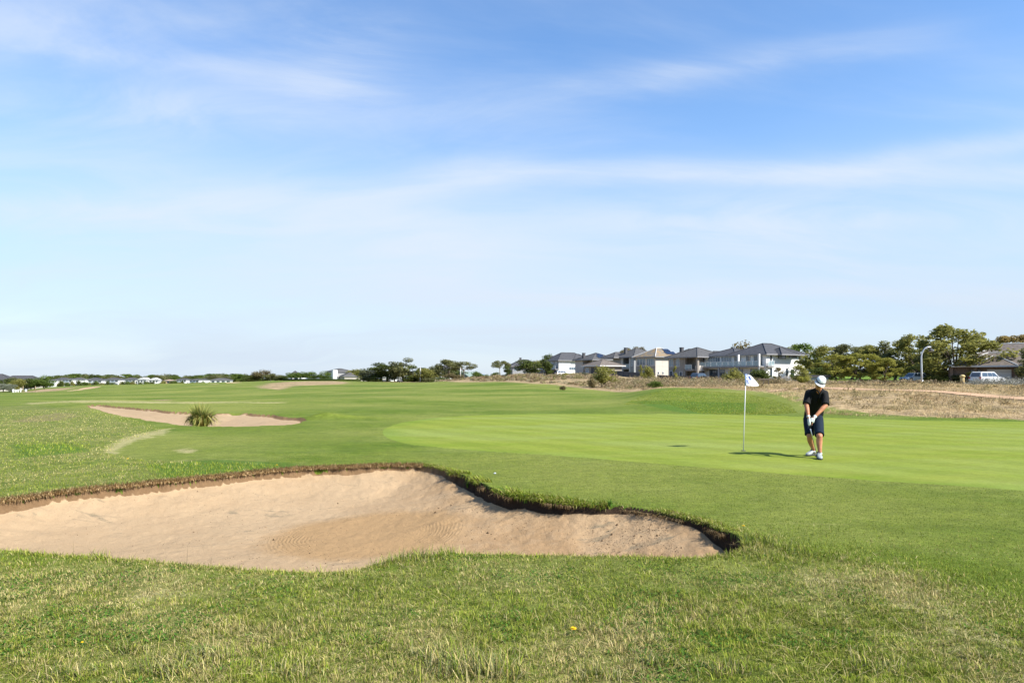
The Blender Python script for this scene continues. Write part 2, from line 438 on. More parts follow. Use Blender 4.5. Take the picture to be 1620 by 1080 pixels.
def ground_z(x, y, full=False):
    z = base_z(x, y)
    s1 = sdf_box(BUNK1, x, y, .6); s2 = sdf_box(B2, x, y, .6)
    wob = (fbm(x*3, y*3, 21, 3) - .5) * .13 + (fbm(x*11, y*11, 22, 2) - .5) * .05
    s1 = s1 + wob * (np.abs(s1) < 1); i1 = -s1
    lh = lip_h(x, y) * (.72 + .56 * fbm(x*2.1, y*2.1, 24, 3))
    prof = lh * sstep(i1, -.005, .04) + np.maximum(.50 - lh, .12) * (1 - np.exp(-np.maximum(i1 - .04, 0) / .75))
    prof = prof + sstep(i1, 0.05, .4) * ((fbm(x*1.6, y*1.6, 31, 3) - .5) * .045 + (fbm(x*10, y*10, 33, 3) - .5) * .016)
    z = z + np.where(i1 > -.35, .03 * sstep(i1, -.35, 0), 0) - np.where(i1 > 0, prof, 0)
    s2 = s2 + (fbm(x*.8, y*.8, 23, 3) - .5) * .5 * (np.abs(s2) < 1.5); i2 = -s2
    z = z - np.where(i2 > 0, .10 * sstep(i2, 0, .12) + .30 * sstep(i2, .1, 3.0), 0)
    for q in FARB:
        s = sdf_box(q, x, y, 3); z = z - .35 * sstep(-s, 0, 2.0)
    return (z, s1, s2) if full else z
# a small rough hump beside the far bunker
for px, d, h, rx, ry in ((515, 26.6, .20, .75, .5), (560, 27, .12, 1.4, .6)): BUMPS.append(((px-810)/F*d, d, h, rx, ry))

# ---------------------------------------------------------------- materials
def new_mat(name):
    m = bpy.data.materials.new(name); m.use_nodes = True
    return m, NT(m.node_tree)
def paint(name, col, rough=.6, spec=.3, metal=0.0, var=.12, scale=1.5, bump=0.0, bscale=40):
    """plain surface with faint procedural wear"""
    m, t = new_mat(name); o = t.obj()
    f = t.noise(o, scale, 5, .6)
    c = t.mix(t.ss(f, .3, .7), tuple(x*(1-var) for x in col), tuple(min(1, x*(1+var)) for x in col))
    nrm = t.bump(t.noise(o, bscale, 3), bump, .01) if bump else None
    t.out(t.bsdf(c, rough, nrm, spec, metal)); return m
def leafmat(name, dark, light, trans=.48):
    m, t = new_mat(name)
    k = t.attr('tint', 'Fac')
    p = t.noise(t.obj(), 1.3, 3)
    f = t.m('ADD', t.m('MULTIPLY', k, .75), t.m('MULTIPLY', t.ss(p, .3, .7), .25), clamp=True)
    c = t.mix(f, dark, light)
    d = t.bsdf(c, .7, None, .08)
    tr = t.n('ShaderNodeBsdfTranslucent'); t.put(tr.inputs[0], c)
    mx = t.n('ShaderNodeMixShader'); mx.inputs[0].default_value = trans
    t.put(mx.inputs[1], d); t.put(mx.inputs[2], tr.outputs[0]); t.out(mx.outputs[0]); return m
def blademat(name, trans=.16):
    m, t = new_mat(name); c = t.attr('col')
    d = t.bsdf(c, .8, None, .04)
    tr = t.n('ShaderNodeBsdfTranslucent'); t.put(tr.inputs[0], c)
    mx = t.n('ShaderNodeMixShader'); mx.inputs[0].default_value = trans
    t.put(mx.inputs[1], d); t.put(mx.inputs[2], tr.outputs[0]); t.out(mx.outputs[0]); return m
def glassmat(name, col=(.03,.045,.06), rough=.04):
    m, t = new_mat(name); t.out(t.bsdf(col, rough, None, 1.0)); return m
M_BLADE = blademat('grass_blade')
M_BARK = paint('bark', (.085,.066,.05), .9, .1, var=.4, scale=4, bump=.4, bscale=25)
M_BARK_PALE = paint('pale_bark', (.22,.19,.16), .85, .1, var=.35, scale=3, bump=.3, bscale=20)

def ground_material():
    m, t = new_mat('turf'); P = t.pos()
    A = t.n('ShaderNodeAttribute', attribute_name='mA'); B = t.n('ShaderNodeAttribute', attribute_name='mB')
    dry, straw, bare = t.xyz(A.outputs['Vector'])[:3]
    park, rough, lush = t.xyz(B.outputs['Vector'])[:3]
    n_f = t.noise(t.scale(P, 1, 1, .3), 38, 4, .7)
    n_m = t.noise(P, 3.2, 5, .65); n_l = t.noise(P, .45, 4, .6); n_x = t.noise(P, .07, 4, .55)
    n_s = t.noise(t.scale(P, .6, 1.0, 1), 1.6, 7, .7)               # mower streaks, stretched sideways
    n_vf = t.noise(P, 140, 2, .6); n_e = t.noise(P, .28, 6, .75); n_h = t.noise(P, 11, 5, .75)
    def rag(mask, amt=.55, lo=.38, hi=.62):
        v = t.m('ADD', mask, t.m('MULTIPLY', t.m('SUBTRACT', n_m, .5), amt))
        v = t.m('ADD', v, t.m('MULTIPLY', t.m('SUBTRACT', n_e, .5), amt * 1.6))
        v = t.m('ADD', v, t.m('MULTIPLY', t.m('SUBTRACT', n_f, .5), .25))
        return t.ss(v, lo, hi)
    fair = t.mix(t.ss(n_s, .3, .7), (.060,.102,.007), (.110,.150,.015))
    scr = t.noise(t.scale(t.m('ADD', 0, 0) if False else P, .35, 1.6, 1), 2.2, 6, .7, .8)
    fair = t.mix(t.ss(scr, .60, .68, 0, .55), fair, (.19,.20,.07))
    fair = t.mix(t.ss(n_l, .42, .75, 0, .55), fair, (.165,.195,.045))
    fair = t.mix(t.ss(n_x, .38, .62, 0, .8), fair, (.182,.196,.044))
    n_y = t.noise(t.scale(P, .35, 1, 1), .05, 5, .6)
    fair = t.mix(t.ss(n_y, .50, .66, 0, .7), fair, (.068,.112,.012))
    fair = t.mix(t.ss(t.noise(t.scale(P, .3, 1, 1), .11, 5, .65), .58, .72, 0, .6), fair, (.20,.19,.07))
    rgh = t.mix(t.ss(n_m, .3, .7), (.082,.116,.017), (.150,.165,.042))
    rgh = t.mix(t.ss(n_l, .45, .68, 0, .6), rgh, (.185,.18,.06))
    base = t.mix(rag(rough), fair, rgh)
    base = t.mix(t.m('MULTIPLY', rag(lush), .8), base, (.06,.118,.012))
    drc = t.mix(t.ss(n_m, .3, .7), (.24,.17,.085), (.40,.30,.165))
    drc = t.mix(t.ss(n_l, .5, .7, 0, .5), drc, (.14,.125,.06))
    drc = t.mix(t.ss(n_e, .44, .62, 0, .75), drc, (.125,.095,.055))
    base = t.mix(rag(dry, .7), base, drc)
    base = t.mix(t.m('MULTIPLY', rag(straw, .8), .75), base, (.31,.275,.13))
    base = t.mix(t.m('MULTIPLY', rag(bare, .9), .55), base, t.mix(n_f, (.11,.08,.04), (.24,.19,.10)))
    base = t.mix(park, base, (.12,.19,.025))
    # fine leaf-scale mottling (grass tips against the thatch below them)
    mot = t.m('MULTIPLY', t.m('ADD', t.m('MULTIPLY', t.ss(n_f, .25, .75, .55, 1.38), .6), t.m('MULTIPLY', t.ss(n_vf, .25, .75, .55, 1.45), .4)), t.m('MULTIPLY', t.ss(n_h, .3, .7, .80, 1.20), t.ss(n_m, .3, .7, .88, 1.12)))
    base = t.mix(1.0, base, t.comb(mot, mot, mot), 'MULTIPLY')
    h = t.m('ADD', t.m('MULTIPLY', n_f, .6), t.m('MULTIPLY', n_vf, .4))
    t.out(t.bsdf(base, .85, t.bump(h, .7, .035), .09)); return m
def green_material():
    m, t = new_mat('putting_turf'); P = t.pos()
    n_s = t.noise(t.scale(P, .5, 1.2, 1), 1.0, 6, .68)
    n_l = t.noise(t.scale(P, .5, 1, 1), .35, 4, .55); n_f = t.noise(P, 60, 4, .7); n_m = t.noise(t.scale(P, .5, 1.5, 1), 6, 4, .65)
    c = t.mix(t.ss(n_s, .3, .7), (.138,.184,.022), (.182,.212,.036))
    c = t.mix(t.ss(n_l, .42, .68, 0, .7), c, (.185,.225,.060))
    c = t.mix(t.ss(n_m, .55, .75, 0, .35), c, (.19,.22,.045))
    x, y, z = t.xyz(P)[:3]
    st = t.m('SINE', t.m('ADD', t.m('MULTIPLY', t.m('ADD', t.m('MULTIPLY', x, .82), t.m('MULTIPLY', y, .57)), 2*math.pi/1.3), t.m('MULTIPLY', n_l, 2.5)))
    sv = t.ss(st, -.4, .4, .955, 1.045)
    c = t.mix(1.0, c, t.comb(sv, sv, sv), 'MULTIPLY')
    edge = t.attr('mA', 'Fac')
    c = t.mix(t.m('MULTIPLY', edge, .75), c, (.092,.165,.018))
    mot = t.m('MULTIPLY', t.ss(n_f, .25, .75, .82, 1.16), t.ss(t.noise(P, 7, 6, .75), .3, .7, .90, 1.10))
    c = t.mix(1.0, c, t.comb(mot, mot, mot), 'MULTIPLY')
    t.out(t.bsdf(c, .8, t.bump(n_f, .35, .012), .03)); return m
_d = np.linspace(5, 14, 2000); _u, _v = (584 - 810) / F, (846 - HZ) / F     # middle of the raked patch
_k = int(np.argmax((EYE - _v * _d <= ground_z(_u * _d, _d)) & (_d > 7))); RCX, RCY = _u * _d[_k], _d[_k]
def sand_material():
    m, t = new_mat('sand'); P = t.pos()
    n_f = t.noise(P, 90, 4, .7); n_m = t.noise(P, 7, 6, .68); n_l = t.noise(P, .7, 5, .6, .6); n_g = t.noise(P, 260, 2)
    st = t.noise(t.scale(P, 1, 2.2, 1), 1.6, 8, .72, 1.0)
    c = t.mix(t.ss(n_l, .34, .66), (.290,.190,.100), (.350,.243,.138))
    c = t.mix(t.ss(n_m, .42, .68, 0, .4), c, (.345,.25,.15))
    x, y, z = t.xyz(P)[:3]
    left = t.ss(x, -3.2, .2, 1, 0)
    c = t.mix(t.m('MULTIPLY', left, .6), c, (.35,.262,.162))
    stain = t.m('MULTIPLY', t.ss(st, .545, .66), t.ss(n_l, .42, .58))
    c = t.mix(t.m('MULTIPLY', stain, .75), c, (.165,.138,.092))
    # raked patch: damper, darker sand with concentric rake lines
    dx = t.m('SUBTRACT', x, RCX); dy = t.m('MULTIPLY', t.m('SUBTRACT', y, RCY), 1.0)
    rr = t.m('ADD', t.m('SQRT', t.m('ADD', t.m('MULTIPLY', dx, dx), t.m('MULTIPLY', dy, dy))), t.m('MULTIPLY', t.m('SUBTRACT', n_l, .5), .35))
    patch = t.ss(t.m('ADD', rr, t.m('MULTIPLY', t.m('SUBTRACT', n_m, .5), .25)), 1.0, 1.5, 1, 0)
    c = t.mix(patch, c, t.mix(n_m, (.275,.178,.088), (.325,.214,.108)))
    ang = t.m('ARCTAN2', dy, dx)
    ringz = t.m('MULTIPLY', t.ss(rr, .60, .80), t.ss(rr, 1.12, 1.36, 1, 0))
    right = t.m('MULTIPLY', t.m('MULTIPLY', t.ss(ang, -.9, -.5), t.ss(ang, .15, .5, 1, 0)), .7)
    lft = t.m('ADD', t.ss(ang, 2.35, 2.75), t.ss(ang, -2.4, -1.5, 1, 0), clamp=True)
    rmask = t.m('MULTIPLY', ringz, t.m('ADD', right, lft, clamp=True))
    wave = t.m('SINE', t.m('MULTIPLY', rr, 2 * math.pi / .047))
    peb = t.m('MULTIPLY', t.ss(t.noise(P, 55, 3, .75), .655, .70), t.ss(n_m, .40, .62, .25, 1.0))
    c = t.mix(t.m('MULTIPLY', peb, .7), c, (.13,.09,.06))
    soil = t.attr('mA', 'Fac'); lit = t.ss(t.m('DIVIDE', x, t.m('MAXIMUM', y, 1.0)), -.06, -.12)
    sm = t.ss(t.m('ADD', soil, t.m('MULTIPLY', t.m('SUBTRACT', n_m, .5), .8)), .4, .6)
    c = t.mix(sm, c, t.mix(n_m, t.mix(lit, (.022,.014,.010), (.10,.062,.032)), t.mix(lit, (.06,.04,.025), (.22,.14,.075))))  # soil colour carries painted light: paler on the sunlit left lip, darker on the shaded right
    gm = t.ss(n_f, .3, .7, .90, 1.08)
    c = t.mix(1.0, c, t.comb(gm, gm, gm), 'MULTIPLY')
    h = t.m('ADD', t.m('MULTIPLY', n_m, 1.2), t.m('ADD', t.m('MULTIPLY', n_f, .35), t.m('MULTIPLY', n_g, .1)))
    h = t.m('ADD', h, t.m('MULTIPLY', t.m('MULTIPLY', wave, t.m('MULTIPLY', rmask, t.ss(n_m, .36, .62, .0, 1.0))), .17))
    t.out(t.bsdf(c, .95, t.bump(h, .8, .03), .05)); return m
M_TURF, M_GREEN, M_SAND = ground_material(), green_material(), sand_material()

# ---------------------------------------------------------------- ground sheet
def pxd(q): return np.array([[(px-810)/F*d, d] for px, d in q], float)
DRY1 = pxd([(690,290),(700,215),(725,165),(760,152),(800,143),(850,120),(880,108),(905,97),(940,85),(975,78),(1010,72),(1050,63),(1100,59),(1150,56),(1185,51),(1210,45),(1235,39.5),(1255,35),(1280,31),(1310,28.6),(1400,27.2),(1500,26.6),(1620,26),(1950,25.8),(1950,130),(1620,112),(1450,108),(1300,112),(1200,150),(1000,190),(800,300)])
DRYS = [DRY1, wpoly([(402,612),(415,607),(440,604),(480,602.6),(520,602.6),(545,605),(530,608),(490,609),(450,611),(430,617),(410,615)]),
        pxd([(190,73),(230,80),(300,78),(306,71),(240,67)]), pxd([(30,205),(70,250),(135,245),(105,190),(60,185)]), pxd([(560,262),(610,250),(690,240),(690,275),(560,290)])]
STRAWS = [pxd([(40,54),(160,51),(320,47.5),(440,44),(440,41),(320,43),(160,45),(40,45)]),
          wpoly([(166,713),(182,703),(214,690),(262,679.5),(288,676),(282,682),(235,694),(207,705),(190,716)]), wpoly([(270,713),(285,711.5),(302,715),(290,717.5)]),
          wpoly([(1330,905),(1400,925),(1480,955),(1520,975),(1500,985),(1420,960),(1340,930)]), wpoly([(215,925),(270,918),(290,925),(240,935)]), wpoly([(60,1050),(130,1035),(150,1060),(80,1078)])]
BARES = [wpoly([(36,665),(66,656),(100,651),(132,652),(122,661),(80,665)]), wpoly([(1085,822),(1120,826),(1150,836),(1130,838)]), wpoly([(1000,1010),(1030,1000),(1050,1015),(1020,1030)])]
PARK = pxd([(1265,126),(1470,126),(1500,280),(1240,280)])
ROUGH1 = np.concatenate([wpoly([(-160,862),(0,874),(150,884),(330,899),(520,910),(640,886),(820,880),(980,883),(1120,886),(1176,870),(1190,852),(1235,862),(1290,878),(1380,902),(1480,937),(1620,990),(1850,1079)]), np.array([[3.6,2.2],[2.6,.9],[0,.4],[-3,.9],[-6,3]])])
ROUGH2 = wpoly([(-200,832),(0,793),(130,774),(300,757),(430,743),(445,736),(400,733),(320,731),(230,728),(172,718),(190,700),(262,679),(200,660),(132,645),(60,639),(-200,639)])
LUSH = [wpoly([(230,735),(320,731),(420,733),(440,740),(330,752),(250,757)]), wpoly([(1176,845),(1215,845),(1240,860),(1180,872)]), wpoly([(780,775),(880,790),(1000,805),(1100,822),(1100,815),(1000,796),(880,782),(790,765)]),
        wpoly([(30,700),(120,700),(150,712),(40,720)]), wpoly([(1000,632),(1200,640),(1200,654),(1110,653)])]
def masks(x, y):
    wx_ = np.hypot(x, y) * .05 + .15
    x, y = x + (fbm(x/wx_*.25+3, y/wx_*.12, 12, 3) - .5) * wx_ * 2.2, y + (fbm(x/wx_*.25, y/wx_*.12+9, 13, 3) - .5) * wx_ * 3.0
    def mx(polys, soft):
        v = np.zeros(x.shape)
        for p in polys:
            s = sdf_box(p, x, y, 12); v = np.maximum(v, .5 - .5*np.clip(s / (soft * (1 + np.hypot(x, y) * .02)), -1, 1))
        return v
    return mx(DRYS, .8), mx(STRAWS, .35) * np.where(y > 35, .55, 1), mx(BARES, .4), mx([PARK], 1.5), mx([ROUGH1, ROUGH2], .9), mx(LUSH, .35)

def rows(segs):
    out = [segs[0][0]]
    for a, b, k in segs:
        while out[-1] < b: out.append(out[-1] * k)
    return np.array(out)
RR = rows([(.5, 1.2, 1.15), (1.2, 3, 1.02), (3, 13.5, 1.0042), (13.5, 60, 1.009), (60, 300, 1.014), (300, 4500, 1.04)])
TH = np.concatenate([np.arange(-180, -47, 3.0), np.arange(-44, 44.001, .09), np.arange(47, 179, 3.0)])
TH = R(1) * TH
nr, nt = len(RR), len(TH)
GX = RR[:, None] * np.sin(TH)[None]; GY = RR[:, None] * np.cos(TH)[None]
gx, gy = GX.ravel(), GY.ravel()
gzv, gs1, gs2 = ground_z(gx, gy, True)
gsg = sdf_box(GREEN, gx, gy, 3)
co = np.stack([gx, gy, gzv], 1)
mk = masks(gx, gy)
ii, jj = np.meshgrid(np.arange(nr - 1), np.arange(nt), indexing='ij')
jn = (jj + 1) % nt
FQ = np.stack([ii*nt + jj, ii*nt + jn, (ii+1)*nt + jn, (ii+1)*nt + jj], -1).reshape(-1, 4)
FQ = FQ[:, ::-1]
fs1, fs2, fsg = gs1[FQ].mean(1), gs2[FQ].mean(1), gsg[FQ].mean(1)
cat = np.zeros(len(FQ), int)
cat[fsg < 0] = 2
cat[fs1 < 0] = 1
cat[fs2 < 0] = 3
for k, q in enumerate(FARB):
    s = sdf_box(q, gx, gy, 3)[FQ].mean(1); cat[s < 0] = 4 + k
def sub_mesh(name, sel, mat, attrs, label=None):
    q = FQ[sel]; use = np.unique(q); rem = np.zeros(len(co), np.int64); rem[use] = np.arange(len(use))
    me = np_mesh(name, co[use], quads=rem[q], smooth=True, attrs={k: a[use] for k, a in attrs.items()})
    o = link_mesh(name, me, mat); return tag(o, kind='structure')
mA = np.stack([mk[0], mk[1], mk[2]], 1); mB = np.stack([mk[3], mk[4], mk[5]], 1)
sub_mesh('ground', cat == 0, M_TURF, {'mA': mA, 'mB': mB})
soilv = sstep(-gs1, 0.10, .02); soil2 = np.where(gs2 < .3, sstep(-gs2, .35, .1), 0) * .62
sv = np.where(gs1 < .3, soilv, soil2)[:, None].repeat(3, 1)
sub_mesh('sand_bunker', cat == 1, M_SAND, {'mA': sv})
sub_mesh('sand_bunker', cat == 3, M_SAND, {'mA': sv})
for k in range(3): sub_mesh('sand_bunker', cat == 4 + k, M_SAND, {'mA': sv * 0})
ge = (np.where(gsg < 0, sstep(-gsg, .9, 0), 1) * sstep(fbm(gx*.5, gy*.5, 3), .2, .6) * .5)[:, None].repeat(3, 1)
sub_mesh('putting_green', cat == 2, M_GREEN, {'mA': ge})
# soft earth path along the bank and the road by the parked cars: sheets just above the ground
def strip(name, ctr, hw, mat, lift, n=160, cross=5):
    c = pchip(np.arange(len(ctr)), pxd(ctr), np.linspace(0, len(ctr) - 1, n))
    tg = np.gradient(c, axis=0); tg /= np.linalg.norm(tg, axis=1)[:, None]; nm = np.stack([-tg[:, 1], tg[:, 0]], 1)
    hw = np.interp(np.linspace(0, 1, n), np.linspace(0, 1, len(hw)), hw)
    wob = (fbm(np.arange(n) * .35, np.zeros(n), 3) - .5) * .35
    g = np.stack([c + nm * ((hw + (wob if abs(k) == 1 else 0)) * k)[:, None] for k in np.linspace(-1, 1, cross)], 1).reshape(-1, 2)
    z = ground_z(g[:, 0], g[:, 1]) + lift
    a = np.arange(n - 1)[:, None] * cross + np.arange(cross - 1)[None]
    q = np.stack([a, a + 1, a + cross + 1, a + cross], -1).reshape(-1, 4)
    return tag(link_mesh(name, np_mesh(name, np.column_stack([g, z]), quads=q), mat), kind='structure')
strip('dirt_path', [(1215,47),(1260,46.5),(1300,44.5),(1360,42),(1430,39.5),(1500,37.5),(1560,35.6),(1620,33.8),(1700,31.5),(1900,28)], [.7,1.3,1.2,1.1], paint('path_earth', (.40,.265,.165), .95, .05, var=.25, scale=.8, bump=.6), .03)
strip('road', [(1405,112),(1440,107),(1480,103),(1530,99),(1590,96),(1700,92),(1900,86)], [2.6,2.6], paint('asphalt', (.075,.075,.08), .9, .2, var=.2, bump=.3), .06)

# ---------------------------------------------------------------- grass blades
def blade_mesh(name, P, L, Wd, az, lean, col, mat, bend=.35, seg2=True):
    n = len(P)
    dr = np.stack([np.sin(az), np.cos(az), np.zeros(n)], 1)
    fa = az + np.pi/2 + rng.normal(0, .5, n)
    pe = np.stack([np.sin(fa), np.cos(fa), np.zeros(n)], 1) * (Wd * .5)[:, None]
    up = np.array([0, 0, 1.0])
    l1, l2 = lean * (1 - bend), lean * (1 + bend)
    mid = P + (dr * np.sin(l1)[:, None] + up * np.cos(l1)[:, None]) * (L * .55)[:, None]
    tip = mid + (dr * np.sin(l2)[:, None] + up * np.cos(l2)[:, None]) * (L * .45)[:, None]
    v = np.stack([P - pe, P + pe, mid + pe * .75, mid - pe * .75, tip], 1).reshape(-1, 3)
    b = np.arange(n)[:, None] * 5
    me = np_mesh(name, v, quads=b + np.array([[0, 1, 2, 3]]), tris=b + np.array([[3, 2, 4]]), smooth=True,
                 attrs={'col': np.repeat(col, 5, 0)})
    return link_mesh(name, me, mat)
def inside(poly, x, y): return sdf(poly, x, y) < 0
def sample_view(n, d0, d1, umax, pw=1.0):
    t = rng.random(n); d = (d0**(1-pw) + t*(d1**(1-pw) - d0**(1-pw)))**(1/(1-pw)) if pw != 1 else d0*(d1/d0)**t
    return rng.uniform(-umax, umax, n) * d, d
GREENS = np.array([[.118,.168,.015],[.165,.208,.024],[.215,.238,.038],[.096,.142,.016],[.24,.235,.05]])
STRAWC = np.array([[.36,.30,.125],[.29,.24,.09],[.42,.355,.175],[.24,.19,.075],[.32,.285,.115]])
def grass_cols(x, y, dryness, n):
    g = GREENS[rng.integers(0, len(GREENS), n)]; s = STRAWC[rng.integers(0, len(STRAWC), n)]
    k = (rng.random(n) < dryness)[:, None]
    c = np.where(k, s, g) * rng.uniform(.72, 1.55, n)[:, None] * (.80 + .48*fbm(x*2.6, y*2.6, 77, 3))[:, None]
    return c
def dry_at(x, y, bias=0.0):
    return np.clip((fbm(x*1.3, y*1.1, 41, 5) - .46) * 3.0 + .16 + bias, .03, .85)
def tufts(x, y, cell, seed=3):
    """roots belong to small tussocks whose blades splay outwards"""
    wx, wy = x + (fbm(x*4, y*4, 101, 2)-.5)*cell*1.5, y + (fbm(x*4, y*4, 102, 2)-.5)*cell*1.5
    ix, iy = np.floor(wx/cell), np.floor(wy/cell)
    dx, dy = wx - (ix + .2 + .6*hash2(ix, iy, seed))*cell, wy - (iy + .2 + .6*hash2(ix, iy, seed+1))*cell
    return np.arctan2(dx, dy), np.hypot(dx, dy)/cell, hash2(ix, iy, seed+2), hash2(ix, iy, seed+3)
# foreground rough
x, y = sample_view(520000, 2.5, 7.6, .95, 1.6)
s1r = sdf(ROUGH1, x, y); k = (rng.random(len(x)) < np.where(s1r < 0, 1, np.exp(-s1r / .45))) & ((s1r < 0) | (x > 1.5)) & (sdf(BUNK1, x, y) > -.02); x, y = x[k], y[k]
n = len(x); s1 = sdf(BUNK1, x, y)
pn = fbm(x*1.3, y*1.3, 51, 3)
tall = sstep(fbm(x*.9+3, y*.9, 61, 3), .52, .70)
near = sstep(y, 4.3, 3.2)
L = rng.uniform(.014, .040, n) * (1 + .9*tall*near + .5*tall) * (.7 + .6*pn)
dd = dry_at(x, y, .10 + .10 * near)
for px, py, rad, am in ((250,925,.25,.6),(130,1045,.3,.5),(1440,950,.55,.30),(1330,915,.4,.2),(650,890,.2,.7),(1000,1010,.25,.3),(90,985,.5,.25),(900,1050,.5,.2)):
    cx, cy = ray(px, py); dd = dd + am * np.exp(-((x-cx)**2*.5 + (y-cy)**2) / rad**2)
for px, py, rad, am in ((600,960,.5,.45),(350,960,.35,.4),(1130,895,.5,.4),(180,885,.4,.25),(900,900,.6,.3)):
    cx, cy = ray(px, py); dd = dd - am * np.exp(-((x-cx)**2*.35 + (y-cy)**2) / rad**2)
dd = np.clip(dd, .04, .9)
ta, td, th1, th2 = tufts(x, y, .085)
az = ta + rng.normal(0, .9, n); L = L * (.65 + .8*th1) * (1.15 - .5*np.minimum(td, 1)); dd = np.clip(dd*.85 + (th2 - .5)*.28, .03, .92)
lean = np.abs(rng.normal(.35, .25, n) + td*1.1); flatm = rng.random(n) < dd*.45; lean = np.where(flatm, rng.uniform(1.1, 1.5, n), lean)
P = np.column_stack([x, y, ground_z(x, y) - .004])
tag(blade_mesh('rough_grass', P, L, rng.uniform(.0020, .0042, n) * (.8 + .08*y), az, lean, grass_cols(x, y, dd, n) * .9, M_BLADE), 'mixed green and straw rough grass in front of the bunker', 'grass', kind='stuff')
# cut straw and dead stems lying on the turf
x, y = sample_view(9000, 2.6, 6.6, .95, 1.5); k = inside(ROUGH1, x, y) & (sdf(BUNK1, x, y) > .05) & (fbm(x*1.7, y*1.7, 131, 3) > .42); x, y = x[k], y[k]; n = len(x)
tag(blade_mesh('dead_stems', np.column_stack([x, y, ground_z(x, y) + rng.uniform(.008, .028, n)]), rng.uniform(.05, .15, n), rng.uniform(.0018, .0032, n), rng.uniform(0, 6.28, n), rng.uniform(1.25, 1.7, n), STRAWC[rng.integers(0, 5, n)] * rng.uniform(.8, 1.35, n)[:, None], M_BLADE, .12), 'dead straw stems lying across the foreground rough', 'straw', kind='stuff')
# broad leaved clover patches
x, y = sample_view(60000, 2.6, 7.2, .95, 1.5); k = inside(ROUGH1, x, y) & (sdf(BUNK1, x, y) > .05) & (fbm(x*2.4+7, y*2.4, 141, 3) > .60); x, y = x[k], y[k]; n = len(x)
tag(blade_mesh('clover', np.column_stack([x, y, ground_z(x, y) + rng.uniform(.004, .02, n)]), rng.uniform(.012, .026, n), rng.uniform(.008, .014, n), rng.uniform(0, 6.28, n), rng.uniform(.9, 1.5, n), np.array([[.05,.12,.016],[.075,.15,.022],[.04,.09,.015]])[rng.integers(0, 3, n)], M_BLADE, .2), 'low broad leaved weeds spread through the foreground rough', 'weeds', kind='stuff')
# long pale tufts at the very front and blue-green tussocks by the bunker ends
TX, TY, TL, TC = [], [], [], []
def tuft(px, py, n, rad, l0, l1, dry):
    cx, cy = ray(px, py); TX.append(cx + rng.normal(0, rad, n)); TY.append(cy + rng.normal(0, rad*.6, n))
    TL.append(rng.uniform(l0, l1, n)); TC.append(np.full(n, dry))
for px, py, n_, rad, l0, l1, dr in ((270,1062,260,.10,.07,.16,.55),(330,1040,160,.08,.06,.13,.45),(200,1030,120,.06,.05,.12,.3),(730,1062,360,.11,.08,.19,.5),(690,1040,200,.08,.06,.14,.5),(790,1070,220,.09,.06,.15,.5),
        (110,1072,150,.07,.06,.14,.4),(470,1066,160,.09,.05,.12,.5),(950,1072,160,.08,.05,.12,.4),(1040,1050,120,.07,.05,.11,.3),(1150,1066,140,.08,.05,.12,.4),(1390,1060,140,.09,.05,.11,.5),(1540,1040,120,.08,.05,.10,.4),
        (1195,862,420,.10,.06,.16,.05),(1175,868,240,.06,.06,.15,.05),(1225,866,260,.12,.04,.10,.1),(1245,874,160,.12,.03,.08,.1),
        (660,886,420,.16,.06,.15,.15),(620,892,280,.12,.06,.15,.1),(700,880,260,.14,.05,.11,.2),(590,900,160,.10,.04,.10,.2),(500,908,120,.05,.05,.13,.05),(160,886,90,.05,.04,.11,.05),(60,880,160,.2,.04,.08,.2)):
    tuft(px, py, n_, rad, l0, l1, dr)
x, y, L, dd = map(np.concatenate, (TX, TY, TL, TC)); n = len(x)
tc = grass_cols(x, y, dd, n); blue = (rng.random(n) < .35)[:, None]; tc = np.where(blue, tc * .5 + np.array([.10,.125,.075]) * .6, tc)
tag(blade_mesh('grass_tussocks', np.column_stack([x, y, ground_z(x, y) - .005]), L, rng.uniform(.003, .0062, n), rng.uniform(0, 2*np.pi, n), np.abs(rng.normal(.75, .38, n)), tc, M_BLADE), 'long pale grass tussocks standing out of the shorter rough', 'grass', kind='stuff')
# thinning into the mown apron on the right and round the bunker
x, y = sample_view(620000, 3.2, 14.5, .95, 1.5)
s = sdf(ROUGH1, x, y); k = (s > 0) & (sdf(BUNK1, x, y) > .03) & (sdf_box(GREEN, x, y, 2) > .02) & ~inside(ROUGH2, x, y) & (x/y > -.36); x, y, s = x[k], y[k], s[k]
k = rng.random(len(s)) < .55 + .45*np.exp(-s / .9); x, y = x[k], y[k]; n = len(x)
tag(blade_mesh('short_grass', np.column_stack([x, y, ground_z(x, y) - .003]), rng.uniform(.009, .021, n), rng.uniform(.0028, .005, n) * np.clip(y/7, 1, 2), rng.uniform(0, 6.28, n), np.abs(rng.normal(.8, .4, n)), grass_cols(x, y, np.clip(dry_at(x, y, -.22) * .6, .0, .5), n) * np.array([.66,.74,.60]), M_BLADE), 'short mown grass between the bunker and the putting green', 'grass', kind='stuff')
# left bank rough
x, y = sample_view(230000, 7.5, 34, .95, 1.7)
k = inside(ROUGH2, x, y) & (sdf(BUNK1, x, y) > .02) & (sdf(B2, x, y) > .1); x, y = x[k], y[k]; n = len(x)
lu = np.zeros(n)
for p in LUSH[:1] + LUSH[3:4]: lu = np.maximum(lu, sstep(-sdf(p, x, y), -.4, .3))
tag(blade_mesh('bank_grass', np.column_stack([x, y, ground_z(x, y) - .005]), rng.uniform(.018, .045, n) * (1 + .6*lu), rng.uniform(.004, .007, n) * (y / 10), rng.uniform(0, 6.28, n), np.abs(rng.normal(.55, .35, n)), grass_cols(x, y, np.clip((dry_at(x, y, -.06) + .34*sstep(y, 11, 19)) * .8 - lu*.6, .03, .68), n) * (1 + .15*sstep(y, 10, 18))[:, None], M_BLADE), 'tufted green grass on the bank left beyond the bunker', 'grass', kind='stuff')
